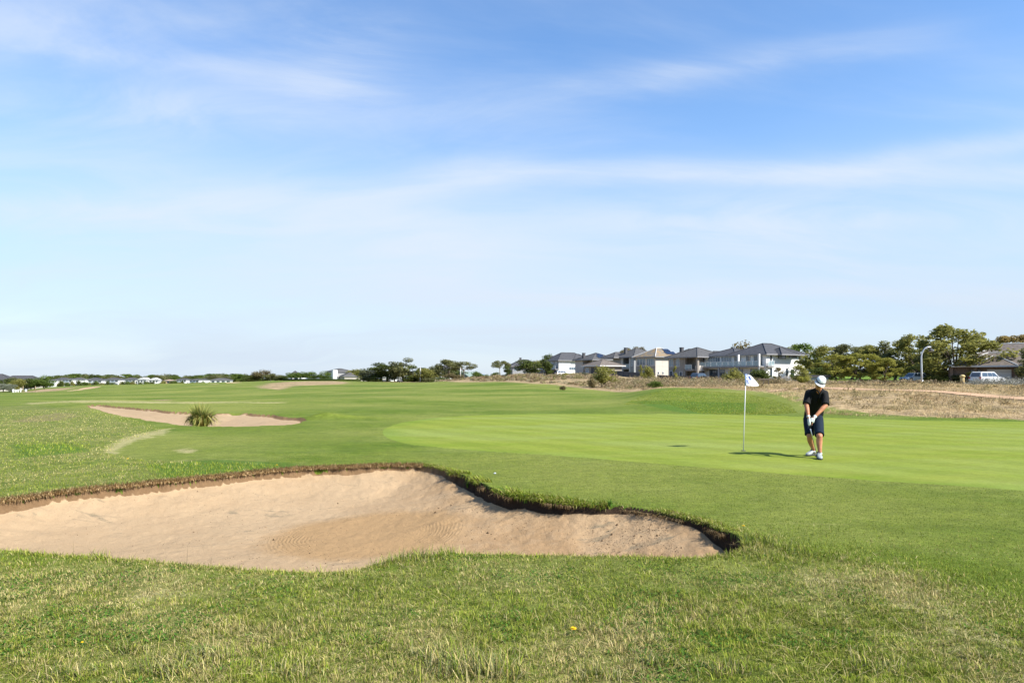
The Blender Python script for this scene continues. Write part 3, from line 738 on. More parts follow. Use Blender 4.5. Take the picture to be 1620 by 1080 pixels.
# bunker lips: brown thatch on the left, overhanging green in the middle, short on the right, fringe on the near edge
seg = np.roll(BUNK1, -1, 0) - BUNK1; sl = np.linalg.norm(seg, axis=1); cum = np.concatenate([[0], np.cumsum(sl)])
area = np.sum(BUNK1[:, 0]*np.roll(BUNK1[:, 1], -1) - np.roll(BUNK1[:, 0], -1)*BUNK1[:, 1]); sgn = 1 if area > 0 else -1
def edge_pts(n):
    t = rng.uniform(0, cum[-1], n); i = np.searchsorted(cum, t) - 1; f = (t - cum[i]) / sl[i]
    p = BUNK1[i] + seg[i] * f[:, None]; tg = seg[i] / sl[i][:, None]
    return p, np.stack([-tg[:, 1], tg[:, 0]], 1) * sgn                    # inward normal
def lip(name, n, sel, off, Lr, wr, leanr, dryness, cols=None, label='', spread=.7, up=0.0):
    p, nm = edge_pts(n); u = p[:, 0] / p[:, 1]; far = (nm[:, 1] < .15) ; k = sel(u, far, p); p, nm = p[k], nm[k]; n = len(p)
    # the noisy rim wanders: walk each root to the true edge
    for _ in range(3):
        s = ground_z(p[:, 0], p[:, 1], True)[1]; p = p + nm * np.clip(s, -.2, .2)[:, None]
    q = p + nm * rng.uniform(off[0], off[1], n)[:, None]
    z = base_z(q[:, 0], q[:, 1]) + .02
    z = np.minimum(z, base_z(p[:, 0], p[:, 1]) + .03) + rng.uniform(-.035, up, n)
    az = np.arctan2(nm[:, 0], nm[:, 1]) + rng.normal(0, spread, n)
    c = grass_cols(q[:, 0], q[:, 1], dryness, n) if cols is None else cols[rng.integers(0, len(cols), n)] * rng.uniform(.6, 1.35, n)[:, None]
    return tag(blade_mesh(name, np.column_stack([q, z]), rng.uniform(*Lr, n), rng.uniform(*wr, n), az, rng.uniform(*leanr, n), c, M_BLADE), label, 'grass', kind='stuff')
BROWN = np.array([[.34,.225,.10],[.25,.16,.07],[.42,.29,.14],[.19,.12,.055],[.46,.34,.18]])
lip('bunker_thatch', 60000, lambda u, far, p: far & (u < -.13), (-.10, .05), (.035, .10), (.005, .011), (.4, 2.3), 0, BROWN, 'dry brown thatch hanging over the left lip of the bunker')
lip('bunker_overhang', 80000, lambda u, far, p: (rng.random(len(p)) < sstep(fbm(p[:, 0]*2.3, p[:, 1]*2.3, 111, 3), .36, .60)) & far & (u > -.09) & (u < .14), (-.22, .03), (.04, .13), (.005, .010), (.5, 2.4), .10, None, 'long green grass hanging over the shaded middle lip')
lip('bunker_edge_grass', 70000, lambda u, far, p: (rng.random(len(p)) < sstep(fbm(p[:, 0]*2.6, p[:, 1]*2.6, 113, 3), .30, .62)) & (p[:, 1] > 7.0) & (u > .10) | (far & (u < -.09) & (u > -.14)), (-.16, .01), (.025, .075), (.004, .008), (.3, 1.9), .25, None, 'short grass along the right lip of the bunker')
lip('bunker_near_fringe', 42000, lambda u, far, p: ~far, (-.10, .02), (.02, .065), (.003, .006), (.2, 1.5), .25, None, 'green grass fringe along the near edge of the bunker', spread=2.5)
# dry grass of the bank
x = []; y = []
xx, yy = sample_view(420000, 25, 120, .95, 1.5)
k = inside(DRY1, xx, yy) & (xx > -10); xx, yy = xx[k], yy[k]
pth = pxd([(1215,47),(1260,46.5),(1300,44.5),(1360,42),(1430,39.5),(1500,37.5),(1560,35.6),(1620,33.8),(1700,31.5),(1900,28)])
dp = np.full(len(xx), 1e9)
for a, b in zip(pth[:-1], pth[1:]):
    e = b - a; t = np.clip(((xx-a[0])*e[0] + (yy-a[1])*e[1]) / (e@e), 0, 1); dp = np.minimum(dp, np.hypot(xx-a[0]-e[0]*t, yy-a[1]-e[1]*t))
k = dp > 1.5; xx, yy = xx[k], yy[k]
u_ = xx / yy; pxs = u_ * F + 810
clump = fbm(xx*.7, yy*.7, 81, 3); k = rng.random(len(xx)) < sstep(clump, .34, .60) * .85 + .15; xx, yy, clump, pxs = xx[k], yy[k], clump[k], pxs[k]
n = len(xx)
DRYC = np.array([[.44,.325,.17],[.37,.265,.13],[.50,.385,.215],[.30,.215,.105],[.41,.29,.14]])
c = DRYC[rng.integers(0, 5, n)] * rng.uniform(.75, 1.2, n)[:, None]
gp = sstep(fbm(xx*.42, yy*.42, 91, 4), .47, .64) * .55
c = c * (1-gp[:, None]) + np.array([.21,.18,.08]) * gp[:, None] * rng.uniform(.7, 1.3, n)[:, None]
hl = np.where((pxs < 1100) & (yy > 60), .75, 1.0)
tag(blade_mesh('dry_grass', np.column_stack([xx, yy, ground_z(xx, yy) - .02]), rng.uniform(.10, .26, n) * (.5 + 1.0*clump) * hl, rng.uniform(.010, .020, n) * np.clip(yy/30, 1, 3), 1.2 + 3*(fbm(xx*.25, yy*.25, 97, 2)-.5) + rng.normal(0, .8, n), np.abs(rng.normal(1.0, .35, n)), c, M_BLADE), 'tall tan dry grass covering the bank below the houses', 'grass', kind='stuff')

# rougher grass on the ridge behind the green, crumbling roots under the lip, crumbs on the sand
x, y = sample_view(260000, 29, 54, .5, 1.2); k = inside(wpoly([(985,640),(1010,628),(1050,617.5),(1100,616.5),(1180,622),(1250,640),(1262,653),(1200,656),(1110,654),(1060,640)]), x, y); x, y = x[k], y[k]; n = len(x)
tag(blade_mesh('ridge_grass', np.column_stack([x, y, ground_z(x, y) - .01]), rng.uniform(.02, .055, n), rng.uniform(.012, .022, n), rng.uniform(0, 6.28, n), np.abs(rng.normal(.6, .35, n)), grass_cols(x, y, np.full(n, .04), n) * np.array([1.0,1.02,.92]), M_BLADE), 'longer darker grass on the ridge behind the putting green', 'grass', kind='stuff')
lip('hanging_roots', 9000, lambda u, far, p: (rng.random(len(p)) < sstep(fbm(p[:, 0]*3.1, p[:, 1]*3.1, 117, 3), .48, .66)) & far & (u > -.08), (.0, .09), (.04, .14), (.004, .008), (1.9, 3.0), 0, BROWN * .5, 'thin brown roots hanging under the shaded lip', up=-.02)
def crumbs():
    g = np.random.default_rng(21); n = 5200
    x, y = sample_view(60000, 6.5, 12.5, .75, 1.2); i = -sdf(BUNK1, x, y); u = x/y
    k = (i > .12) & (g.random(len(x)) < (.10 + .9*sstep(u, -.14, .06)*np.exp(-np.maximum(i-.15, 0)/.9)) * sstep(fbm(x*2, y*2, 44, 3), .38, .62)); x, y = x[k][:n], y[k][:n]; n = len(x)
    r = g.uniform(.002, .0085, n) * np.where(g.random(n) < .04, 2.4, 1); c = np.column_stack([x, y, ground_z(x, y)])
    d = np.array([[1,0,0],[0,1,0],[-1,0,0],[0,-1,0],[0,0,.9]]); v = (c[:, None] + d[None]*r[:, None, None]*g.uniform(.6, 1.3, (n, 5, 1))).reshape(-1, 3)
    t = (np.arange(n)[:, None, None]*5 + np.array([[0,1,4],[1,2,4],[2,3,4],[3,0,4]])[None]).reshape(-1, 3)
    col = np.array([[.10,.065,.038],[.17,.115,.068],[.06,.04,.026],[.24,.17,.10]])[g.integers(0, 4, n)]
    tag(link_mesh('sand_crumbs', np_mesh('sand_crumbs', v, tris=t, smooth=False, attrs={'col': np.repeat(col, 5, 0)}), M_BLADE), 'crumbs of earth scattered on the sand below the shaded lip', 'crumbs', kind='stuff')
crumbs()

# ---------------------------------------------------------------- trees and shrubs
def crown(name, kind, H, Wd, n, leaf, seed, mat, z0=.25):
    """leaf-clump crown; returns object, plus clump centres for the limbs"""
    g = np.random.default_rng(seed); rx = Wd / 2
    cl = []
    if kind == 'round':
        k = 26
        for _ in range(k):
            v = g.normal(size=3); v /= np.linalg.norm(v); r = g.uniform(.45, .86)
            cl.append((v[0]*rx*r, v[1]*rx*r, H*(z0 + (1-z0)/2) + v[2]*H*(1-z0)/2*r*.92, g.uniform(.20, .34)*Wd*.62))
    elif kind == 'gum':
        for _ in range(20):
            a = g.uniform(0, 6.28); q = g.uniform(0, 1)**.5; h = g.uniform(.28, .93)
            w_ = math.sin(math.pi * min(1, (h - z0*.6) / (1.08 - z0*.6)))**.6
            cl.append((math.cos(a)*rx*q*.85*w_, math.sin(a)*rx*q*.85*w_, H*h, g.uniform(.12, .20)*Wd))
    elif kind == 'umbrella':
        for i in range(13):
            a = g.uniform(0, 6.28); q = g.uniform(.15, 1)**.6
            cl.append((math.cos(a)*rx*q*.84, math.sin(a)*rx*q*.84, H*(.92 - .30*q*q + g.uniform(-.04, .03)), g.uniform(.10, .16)*Wd))
    elif kind == 'vase':
        for i in range(60):
            a = g.uniform(0, 6.28); t_ = g.uniform(0, 1)**.9; h = z0 + (.96-z0)*t_; q = g.uniform(.1, 1)**.40
            w_ = math.sin(math.pi*min(1, .14 + t_*.80))**.65 * g.uniform(.8, 1.08)
            cl.append((math.cos(a)*rx*q*.9*w_, math.sin(a)*rx*q*.9*w_, H*h, g.uniform(.05, .115)*Wd))
    elif kind == 'bush':
        for i in range(22):
            v = g.normal(size=3); v /= np.linalg.norm(v); v[2] = abs(v[2]); r = g.uniform(.35, .85)
            cl.append((v[0]*rx*r, v[1]*rx*r, H*(.12 + .74*v[2]*r), g.uniform(.13, .22)*Wd))
    elif kind == 'wispy':
        for i in range(16):
            h = g.uniform(.15, .97); a = g.uniform(0, 6.28); q = g.uniform(.1, 1) * (1.05 - h*.7)
            cl.append((math.cos(a)*rx*q*.85, math.sin(a)*rx*q*.85, H*h, g.uniform(.09, .17)*Wd))
    elif kind == 'column':
        for i in range(22):
            h = g.uniform(.1, .93); a = g.uniform(0, 6.28); q = math.sin(math.pi*min(1, h*.8+.18))**.7*g.uniform(.3, .8)
            cl.append((math.cos(a)*rx*q, math.sin(a)*rx*q, H*h, g.uniform(.20, .30)*Wd))
    cl = np.array(cl); m = len(cl)
    wgt = cl[:, 3]**2; ci = g.choice(m, n, p=wgt/wgt.sum())
    v = g.normal(size=(n, 3)); v /= np.linalg.norm(v, axis=1)[:, None]
    r = g.uniform(.25, 1.12, n)**.6
    flat = np.array([1, 1, .78 if kind in ('gum', 'umbrella', 'vase') else .95])
    c = cl[ci, :3] + v * r[:, None] * cl[ci, 3][:, None] * flat
    c[:, 2] = np.maximum(c[:, 2], .02*H)
    nrm = v * .75 + g.normal(size=(n, 3)) * .7 + np.array([0, 0, .35]); nrm /= np.linalg.norm(nrm, axis=1)[:, None]
    a = np.cross(nrm, g.normal(size=(n, 3))); a /= np.linalg.norm(a, axis=1)[:, None]; b = np.cross(nrm, a)
    sz = leaf * g.uniform(.55, 1.35, n)[:, None]
    vs = np.stack([c - a*sz, c - b*sz*.55, c + a*sz, c + b*sz*.55], 1).reshape(-1, 3)
    base = g.uniform(.15, .8, m)
    tint = np.clip(base[ci] + g.normal(0, .22, n), 0, 1)
    me = np_mesh(name, vs, quads=np.arange(n*4).reshape(-1, 4), smooth=False, attrs={'tint': np.repeat(tint, 4)[:, None].repeat(3, 1)})
    me.materials.append(mat)
    return me, cl
def trunk_mesh(H, cl, seed, r0, split, nl=7, lean=.03):
    g = np.random.default_rng(seed + 5); mb = MB()
    top = Vector((g.normal(0, lean)*H, g.normal(0, lean)*H, H*split))
    mid = top * .5 + Vector((g.normal(0, .02)*H, g.normal(0, .02)*H, 0))
    mb.limb([(0, 0, -.15), (0, 0, .03*H), mid, top], [r0*1.35, r0, r0*.86, r0*.72], 8)
    order = np.argsort(-cl[:, 3])[:nl]
    for i in order:
        e = Vector(cl[i, :3]); m1 = top.lerp(e, .45) + Vector((0, 0, .05*H))
        mb.limb([top - Vector((0, 0, .05*H)), m1, e], [r0*.5, r0*.32, r0*.10], 6)
    return mb
LM = {
 'dark':   leafmat('dark_foliage', (.042,.062,.016), (.145,.175,.045)),
 'olive':  leafmat('olive_foliage', (.125,.132,.030), (.370,.350,.100)),
 'grey':   leafmat('grey_green_foliage', (.085,.100,.062), (.215,.230,.140)),
 'gum':    leafmat('gum_foliage', (.085,.094,.038), (.255,.255,.105)),
 'lime':   leafmat('yellow_green_foliage', (.140,.150,.022), (.390,.365,.085)),
 'green':  leafmat('green_foliage', (.055,.096,.017), (.175,.230,.050)),
 'brown':  leafmat('brownish_foliage', (.100,.082,.040), (.255,.210,.098)),
 'autumn': leafmat('autumn_foliage', (.150,.120,.042), (.345,.255,.090)),
 'silver': leafmat('silver_foliage', (.160,.175,.125), (.340,.360,.265)),
}
PROTO = {}
def proto(kind, leafm, var):
    key = (kind, leafm, var)
    if key in PROTO: return PROTO[key]
    S = {'round': (8, 8, 2800, .27, .10, .30, .18), 'gum': (10, 8, 3400, .26, .18, .30, .20), 'umbrella': (9, 9, 2600, .22, .30, .55, .18),
         'vase': (8, 8, 5200, .18, .13, .17, .20), 'bush': (3, 3.4, 2000, .13, .05, .18, .07), 'wispy': (3.5, 2.2, 700, .11, .1, .5, .05), 'column': (7, 3.6, 2000, .22, .1, .25, .14)}[kind]
    H, Wd, n, leaf, z0, split, r0 = S
    seed = hash2(np.array([len(kind)*31 + ord(kind[0])]), np.array([ord(leafm[0])*7 + ord(leafm[-1])]), var)[0] * 1e4
    me, cl = crown('crown', kind, H, Wd, n, leaf, int(seed), LM[leafm], z0)
    tb = trunk_mesh(H, cl, int(seed), r0, split)
    root = bpy.data.objects.new('tree', None)
    PROTO[key] = [me, None, tb, H, Wd, 0]
    return PROTO[key]
def plant(name, px, pytop, d, wpx, kind, leafm, label, cat='tree', group=None, var=0, base=None, dz=0.0):
    """one tree whose foot stands at column px, distance d, and whose top reaches row pytop"""
    x = (px - 810) / F * d; z = gz(x, d) + dz if base is None else base
    H = (EYE - (pytop - HZ) * d / F) - z; Wd = wpx * d / F * (1.16 if kind in ('bush', 'wispy', 'column') else 1.42) * (1.22 if group == GC else 1.3 if group == GL else 1)
    p = proto(kind, leafm, var)
    root = empty(name, (x, d, z), random.uniform(0, 6.28), label, cat, group)
    root.scale = (Wd / p[4], Wd / p[4], H / p[3])
    c = bpy.data.objects.new('crown', p[0]); COLL.objects.link(c); c.parent = root
    stem = 'stem' if kind in ('bush', 'wispy') else 'trunk'
    if p[1] is None:
        o = p[2].build(stem, M_BARK_PALE if leafm in ('gum', 'grey') else M_BARK, root, True); p[1] = o.data
    else:
        o = bpy.data.objects.new(stem, p[1]); COLL.objects.link(o); o.parent = root
    return root
GC = 'trees beyond the fairway in the centre'
GL = 'trees before the dark roofed house on the far left'
G_BELT = 'street trees along the road on the right'
plant('street_tree', 1512, 516, 112, 104, 'vase', 'olive', 'tallest spreading street tree, right behind the curved lamp post', group=G_BELT)
plant('street_tree', 1452, 530, 122, 70, 'vase', 'olive', 'tall olive street tree just left of the curved lamp post', group=G_BELT, var=1)
plant('street_tree', 1416, 538, 128, 64, 'vase', 'gum', 'street tree above the silver hatchback', group=G_BELT, var=2)
plant('street_tree', 1384, 545, 130, 62, 'vase', 'olive', 'street tree second left of the silver hatchback', group=G_BELT, var=2)
plant('street_tree', 1348, 545, 134, 68, 'vase', 'gum', 'broad street tree in the middle of the belt above the bright lawn', group=G_BELT, var=1)
plant('street_tree', 1308, 548, 138, 66, 'vase', 'olive', 'street tree right above the white cap of the golfer', group=G_BELT, var=1)
plant('street_tree', 1270, 545, 150, 60, 'vase', 'green', 'tree rising behind the right end of the white house', group=G_BELT, var=0)
plant('street_tree', 1322, 560, 114, 52, 'vase', 'lime', 'pale leaning tree at the front left of the belt', group=G_BELT, var=1)
plant('street_tree', 1362, 558, 112, 58, 'vase', 'lime', 'pale yellow green tree at the front of the belt over the lawn', group=G_BELT, var=2)
plant('street_tree', 1400, 566, 108, 40, 'vase', 'lime', 'small yellow green tree left of the silver hatchback', group=G_BELT, var=0)
plant('street_tree', 1545, 530, 120, 50, 'vase', 'lime', 'yellow green tree against the left roof edge of the tiled house', group=G_BELT, var=1)
plant('street_tree', 1480, 552, 116, 50, 'vase', 'gum', 'dark low tree directly beside the curved lamp post', group=G_BELT, var=1)
plant('street_tree', 1300, 572, 128, 44, 'bush', 'dark', 'dark low tree behind the golfer cap', group=G_BELT, var=1)
plant('street_tree', 1600, 530, 150, 60, 'vase', 'autumn', 'rusty crowned tree behind the tiled house roof', group=G_BELT, var=0)
plant('street_tree', 1640, 534, 140, 56, 'vase', 'autumn', 'rusty crowned tree at the right frame edge', group=G_BELT, var=1)
plant('garden_tree', 1634, 550, 102, 46, 'vase', 'gum', 'dark grey green tree overhanging the tiled house roof', var=2)
plant('garden_tree', 1184, 538, 170, 44, 'round', 'brown', 'brownish tree top behind the roof ridge of the white house')
plant('garden_tree', 1256, 547, 172, 42, 'vase', 'olive', 'olive tree top behind the lower right roof of the white house', var=1)
plant('garden_tree', 990, 549, 205, 22, 'umbrella', 'brown', 'bare brownish tree top left of the grey roofed house chimney')
plant('garden_tree', 1010, 547, 210, 22, 'umbrella', 'brown', 'bare brownish tree top above the grey house ridge', var=1)
for i, (px, top, d, wp) in enumerate(((1300,580,150,46),(1335,582,160,50),(1385,584,165,50),(1425,580,140,46),(1460,578,130,44),(1495,576,124,44),(1530,578,126,44),(1478,588,112,30),(1518,590,110,34),(1552,584,118,30))):
    plant('hedge_bush', px, top, d, wp, 'bush', ('gum', 'olive', 'gum')[i % 3], 'low understorey bush in the shade below the street trees', 'bush', 'understorey bushes below the street trees', i % 3)
# bushes before the houses
B = 'bushes on the dry ground before the houses'
plant('bush', 1160, 578, 98, 40, 'bush', 'olive', 'big olive bush left of the golf flag', 'bush', B)
plant('bush', 1203, 575, 100, 36, 'bush', 'dark', 'big dark bush behind the golf flag', 'bush', B, 1)
plant('bush', 1150, 600, 92, 18, 'bush', 'lime', 'small lime bush at the foot of the big olive bush', 'bush', B, 1)
plant('bush', 1232, 580, 97, 22, 'wispy', 'brown', 'sparse brown sapling before the white wall', 'bush', B)
plant('bush', 1229, 598, 96, 18, 'bush', 'brown', 'rounded brown bush under the sparse sapling', 'bush', B, 1)
plant('bush', 1253, 584, 104, 16, 'wispy', 'green', 'thin leggy sapling against the white wall', 'bush', B, 1)
plant('bush', 1266, 577, 102, 22, 'column', 'olive', 'upright green bush at the right corner of the white house', 'bush', B)
plant('bush', 1272, 590, 98, 20, 'bush', 'lime', 'yellow green bush just left of the golfer', 'bush', B, 2)
plant('bush', 1288, 589, 118, 28, 'bush', 'lime', 'yellow green bush above the blue shed roof', 'bush', B, 1)
plant('bush', 958, 578, 92, 32, 'round', 'olive', 'round olive tree standing alone on the dry slope', 'bush', B, 0)
plant('bush', 936, 592, 90, 14, 'bush', 'brown', 'small dull bush left of the lone round tree', 'bush', B, 2)
plant('bush', 1037, 598, 76, 22, 'bush', 'green', 'bright green dome bush on the crest of the mound', 'bush', B, 0)
plant('bush', 1026, 575, 138, 22, 'bush', 'olive', 'olive shrub before the beige house windows', 'bush', B, 2)
plant('bush', 1014, 576, 134, 9, 'wispy', 'lime', 'thin yellow shrub left of the beige house windows', 'bush', B, 2)
plant('bush', 1068, 575, 134, 9, 'wispy', 'lime', 'thin yellow shrub before the grey brown house', 'bush', B, 0)
plant('bush', 899, 588, 150, 18, 'bush', 'lime', 'low yellow green mound of leaves before the white wall house', 'bush', B, 0)
plant('bush', 925, 587, 150, 16, 'bush', 'grey', 'low grey bush left of the brown roofed garage', 'bush', B, 0)
plant('bush', 890, 607, 80, 10, 'bush', 'brown', 'tiny brown bush on the dry slope', 'bush', B, 1)
plant('garden_tree', 835, 567, 205, 30, 'round', 'dark', 'broad dark tree before the far left grey house', var=0)
plant('garden_tree', 864, 562, 200, 19, 'column', 'dark', 'dark egg shaped tree between grey house and white wall house', var=1)
plant('garden_tree', 846, 569, 230, 20, 'round', 'olive', 'olive tree crown peeping between the two dark trees', var=0)
plant('garden_tree', 870, 557, 270, 10, 'round', 'green', 'small round treetop behind the roof left of the white wall house', var=0)
plant('garden_tree', 888, 560, 270, 16, 'round', 'gum', 'far treetops behind the white wall house ridge', var=0)
plant('gum_tree', 792, 569, 215, 26, 'umbrella', 'gum', 'open gum with a gap of sky under its crown', var=0)
plant('bush', 802, 577, 205, 12, 'column', 'dark', 'dark upright bush right of the open gum', 'bush', None, 2)
plant('bush', 785, 586, 205, 18, 'bush', 'dark', 'dark low bush under the open gum', 'bush', None, 0)
# trees beyond the fairway, centre
GC = 'trees beyond the fairway in the centre'
for px, top, d, wp, kind, lf, lab, v in (
    (560, 583, 330, 18, 'round', 'olive', 'olive tree right of the far two storey house', 0),
    (575, 584, 310, 20, 'round', 'lime', 'yellowish tree left of the dark gum clump', 0),
    (591, 580, 285, 30, 'round', 'grey', 'grey green tree on the left side of the gum clump', 0),
    (612, 573, 280, 36, 'gum', 'dark', 'broad dark gum left of the tallest gum', 0),
    (637, 566, 275, 27, 'gum', 'gum', 'tallest gum of the clump beyond the fairway', 0),
    (655, 578, 275, 26, 'gum', 'dark', 'dark gum just right of the tallest gum', 1),
    (674, 582, 265, 26, 'round', 'olive', 'low olive tree behind the white post', 0),
    (690, 578, 280, 22, 'round', 'gum', 'grey olive tree between the post and the round gum', 1),
    (707, 569, 270, 24, 'gum', 'gum', 'round topped gum left of the umbrella gum', 1),
    (734, 571, 275, 27, 'umbrella', 'gum', 'umbrella shaped gum above the green roofed cottage', 1),
    (718, 590, 262, 20, 'round', 'brown', 'reddish brown bush in front of the round gum', 0),
    (700, 594, 258, 22, 'bush', 'dark', 'dark bush at the foot of the round gum', 1),
    (680, 594, 262, 26, 'bush', 'gum', 'low scrubby bush right of the golf cart', 0),
    (752, 583, 285, 16, 'bush', 'green', 'dark green hedge tree right of the umbrella gum', 1),
    (764, 586, 285, 14, 'bush', 'green', 'small hedge tree at the right end of the clump', 2),
    (602, 590, 278, 30, 'bush', 'dark', 'dark undergrowth behind the left golf cart', 2),
    (645, 592, 276, 30, 'bush', 'dark', 'dark undergrowth behind the right golf cart', 0),
    (583, 590, 292, 30, 'bush', 'gum', 'low grey bush under the left side of the gum clump', 0),
    (625, 584, 290, 34, 'round', 'dark', 'dark tree filling the gap behind the tallest gum', 2),
    (664, 590, 284, 34, 'bush', 'olive', 'olive bush behind the white post', 2),
    (683, 584, 292, 30, 'round', 'dark', 'dark tree behind the green shelter', 2),
    (720, 582, 296, 26, 'round', 'dark', 'dark tree between the two round headed gums', 0),
    (745, 586, 300, 34, 'bush', 'dark', 'dark hedge behind the green roofed cottage', 0),
    (545, 592, 335, 26, 'bush', 'olive', 'olive hedge right of the low wing of the far house', 0),
    (436, 596, 335, 40, 'bush', 'dark', 'dark hedge under the pyramid roof', 0),
    (415, 584, 330, 20, 'round', 'brown', 'brown round tree standing highest on the left rough', 0),
    (428, 590, 325, 16, 'round', 'gum', 'dull tree right of the brown round tree', 1),
    (446, 592, 330, 14, 'round', 'dark', 'small dark tree before the pyramid roof', 1),
    (402, 593, 330, 16, 'bush', 'olive', 'olive bush left of the brown round tree', 2),
    (388, 595, 330, 14, 'bush', 'dark', 'dark bush at the left end of the rough', 2),
    (468, 587, 318, 20, 'round', 'green', 'clipped round tree left of the far two storey house', 0),
    (492, 587, 318, 18, 'round', 'green', 'clipped round tree before the far two storey house', 1),
    (513, 587, 318, 17, 'round', 'green', 'clipped round tree before the dark windows of the far house', 2)):
    plant('gum_tree' if kind in ('gum', 'umbrella') else ('bush' if kind == 'bush' else 'tree'), px, top, d, wp, kind, lf, lab, 'bush' if kind == 'bush' else 'tree', GC, v)
# trees at the far left before the dark roof
GL = 'trees before the dark roofed house on the far left'
for px, top, d, wp, kind, lf, lab, v in (
    (-4, 604, 236, 14, 'round', 'silver', 'silvery bush cut by the left frame edge', 0),
    (5, 597, 246, 18, 'round', 'dark', 'dark tree between the two silvery bushes', 0),
    (15, 607, 236, 12, 'round', 'silver', 'silvery round bush before the dark roof', 1),
    (28, 599, 242, 14, 'round', 'olive', 'olive tree right of the silvery round bush', 1),
    (20, 596, 252, 16, 'round', 'gum', 'grey green tree behind the silvery round bush', 0),
    (44, 596, 246, 17, 'round', 'dark', 'dark tree under the right slope of the dark roof', 1),
    (56, 598, 246, 16, 'round', 'green', 'green tree left of the last dark tree', 1),
    (70, 594, 246, 18, 'round', 'green', 'rightmost round tree of the far left group', 2)):
    plant('tree', px, top, d, wp, kind, lf, lab, 'tree', GL, v)
for i in range(7): plant('tree', -30 - 24*i, 596 + (i % 3), 240, 22, 'round', ('dark', 'green', 'olive')[i % 3], 'tree of the row outside the left frame edge', 'tree', GL, i % 3)
# far tree line behind the white houses
tops = [(80,597),(92,598),(104,597),(115,595),(128,595),(142,596),(156,596),(168,595),(182,595),(196,595),(208,597),(222,595),(236,594),(248,596),(262,596),(276,597),(290,597),(302,597),(316,596),(332,595),(346,595),(362,596),(374,596),(386,597),(398,597)]
for i, (px, top) in enumerate(tops + [(p_ + 7, t_ - 1.2) for p_, t_ in tops]):
    plant('tree', px + random.uniform(-3, 3), top - 1.8 + random.uniform(-3.2, 1.8), random.uniform(715, 800), random.uniform(17, 26), ('round', 'gum', 'round')[i % 3], ('dark', 'gum', 'green')[(i*2) % 3], 'distant tree in the skyline row behind the far white houses', 'tree', 'skyline trees behind the far white houses', i % 3)
for i in range(40):
    px = 80 + 320 * (i + .5) / 40 + random.uniform(-4, 4)
    plant('bush', px, random.uniform(598, 604), random.uniform(556, 590), random.uniform(6, 13), 'bush', ('green', 'olive', 'dark')[i % 3], 'small garden bush among the far white houses', 'bush', 'garden bushes among the far white houses', i % 3, base=-6.0)
# strappy tussock before the far bunker
def tussock():
    x, d = ray(317, 669.5); n = 900; g = np.random.default_rng(4)
    az = g.uniform(0, 6.28, n); r = g.uniform(0, .12, n)
    P = np.column_stack([x + np.sin(az)*r*1.6, d + np.cos(az)*r, np.full(n, gz(x, d) - .02)])
    c = np.array([[.11,.14,.03],[.25,.25,.06],[.36,.33,.11],[.16,.19,.045]])[g.integers(0, 4, n)] * g.uniform(.7, 1.25, n)[:, None]
    o = blade_mesh('flax_bush', P, g.uniform(.45, 1.0, n), g.uniform(.026, .045, n), az + .5*np.sin(az*3), np.abs(g.normal(.85, .5, n)), c, M_BLADE, .55)
    tag(o, 'strappy green and yellow flax clump before the far bunker', 'plant')
tussock()
# heath: twiggy grey-brown scrub below the houses and along the verge
def heath(name, regs, n_sh, leaf, label, cols):
    g = np.random.default_rng(12); V, C = [], []
    for (pts, cnt, h0, h1) in regs:
        poly = pxd(pts); u0, u1 = poly.min(0), poly.max(0)
        x = g.uniform(u0[0], u1[0], cnt*4); y = g.uniform(u0[1], u1[1], cnt*4)
        k = inside(poly, x, y) & (fbm(x*.12, y*.12, 14, 3) > .40); x, y = x[k][:cnt], y[k][:cnt]; z = ground_z(x, y)
        for X0, Y0, Z0 in zip(x, y, z):
            h = g.uniform(h0, h1); r = h * g.uniform(.8, 1.5); m = n_sh
            v = g.normal(size=(m, 3)); v /= np.linalg.norm(v, axis=1)[:, None]; v[:, 2] = np.abs(v[:, 2])
            c = v * g.uniform(.5, 1.05, m)[:, None] * np.array([r, r, h]) + np.array([X0, Y0, Z0])
            nn = v + g.normal(size=(m, 3))*.8; a = np.cross(nn, g.normal(size=(m, 3))); a /= np.linalg.norm(a, axis=1)[:, None]; b = np.cross(nn, a); b /= np.linalg.norm(b, axis=1)[:, None]
            s = leaf * g.uniform(.6, 1.4, m)[:, None] * (Y0 / 90)
            V.append(np.stack([c-a*s, c-b*s*.4, c+a*s, c+b*s*.4], 1).reshape(-1, 3))
            base = cols[g.integers(0, len(cols))]; C.append(np.repeat(np.clip(base * g.uniform(.65, 1.35, (m, 1)), 0, 1), 4, 0))
    V = np.concatenate(V); C = np.concatenate(C)
    me = np_mesh(name, V, quads=np.arange(len(V)).reshape(-1, 4), smooth=False, attrs={'col': C})
    tag(link_mesh(name, me, M_BLADE), label, 'scrub', kind='stuff')
HC = np.array([[.29,.22,.13],[.23,.18,.105],[.35,.27,.17],[.18,.165,.075],[.28,.25,.155],[.17,.12,.065],[.22,.20,.085]])
heath('heath_scrub', [([(990,72),(1060,66),(1150,64),(1200,80),(1250,95),(1225,110),(1120,122),(1020,128),(930,120),(950,95)], 760, .25, 1.15),
                      ([(800,165),(880,140),(940,118),(980,128),(940,170),(820,210)], 420, .4, .9),
                      ([(690,245),(740,200),(790,180),(800,215),(720,262)], 420, .4, .9),
                      ([(740,165),(800,140),(860,118),(930,95),(950,112),(900,130),(840,150),(760,185)], 420, .2, .55)], 78, .075, 'grey brown twiggy heath scrub below the row of houses', HC)
heath('verge_scrub', [([(1275,98),(1400,96),(1470,92),(1470,86),(1400,88),(1280,88)], 150, .25, .6), ([(1470,84),(1530,80),(1530,76),(1470,80)], 26, .3, .6), ([(1335,60),(1460,54),(1470,50),(1345,55)], 40, .15, .35)], 46, .09, 'low dark scrub along the verge before the street trees', HC * .9)
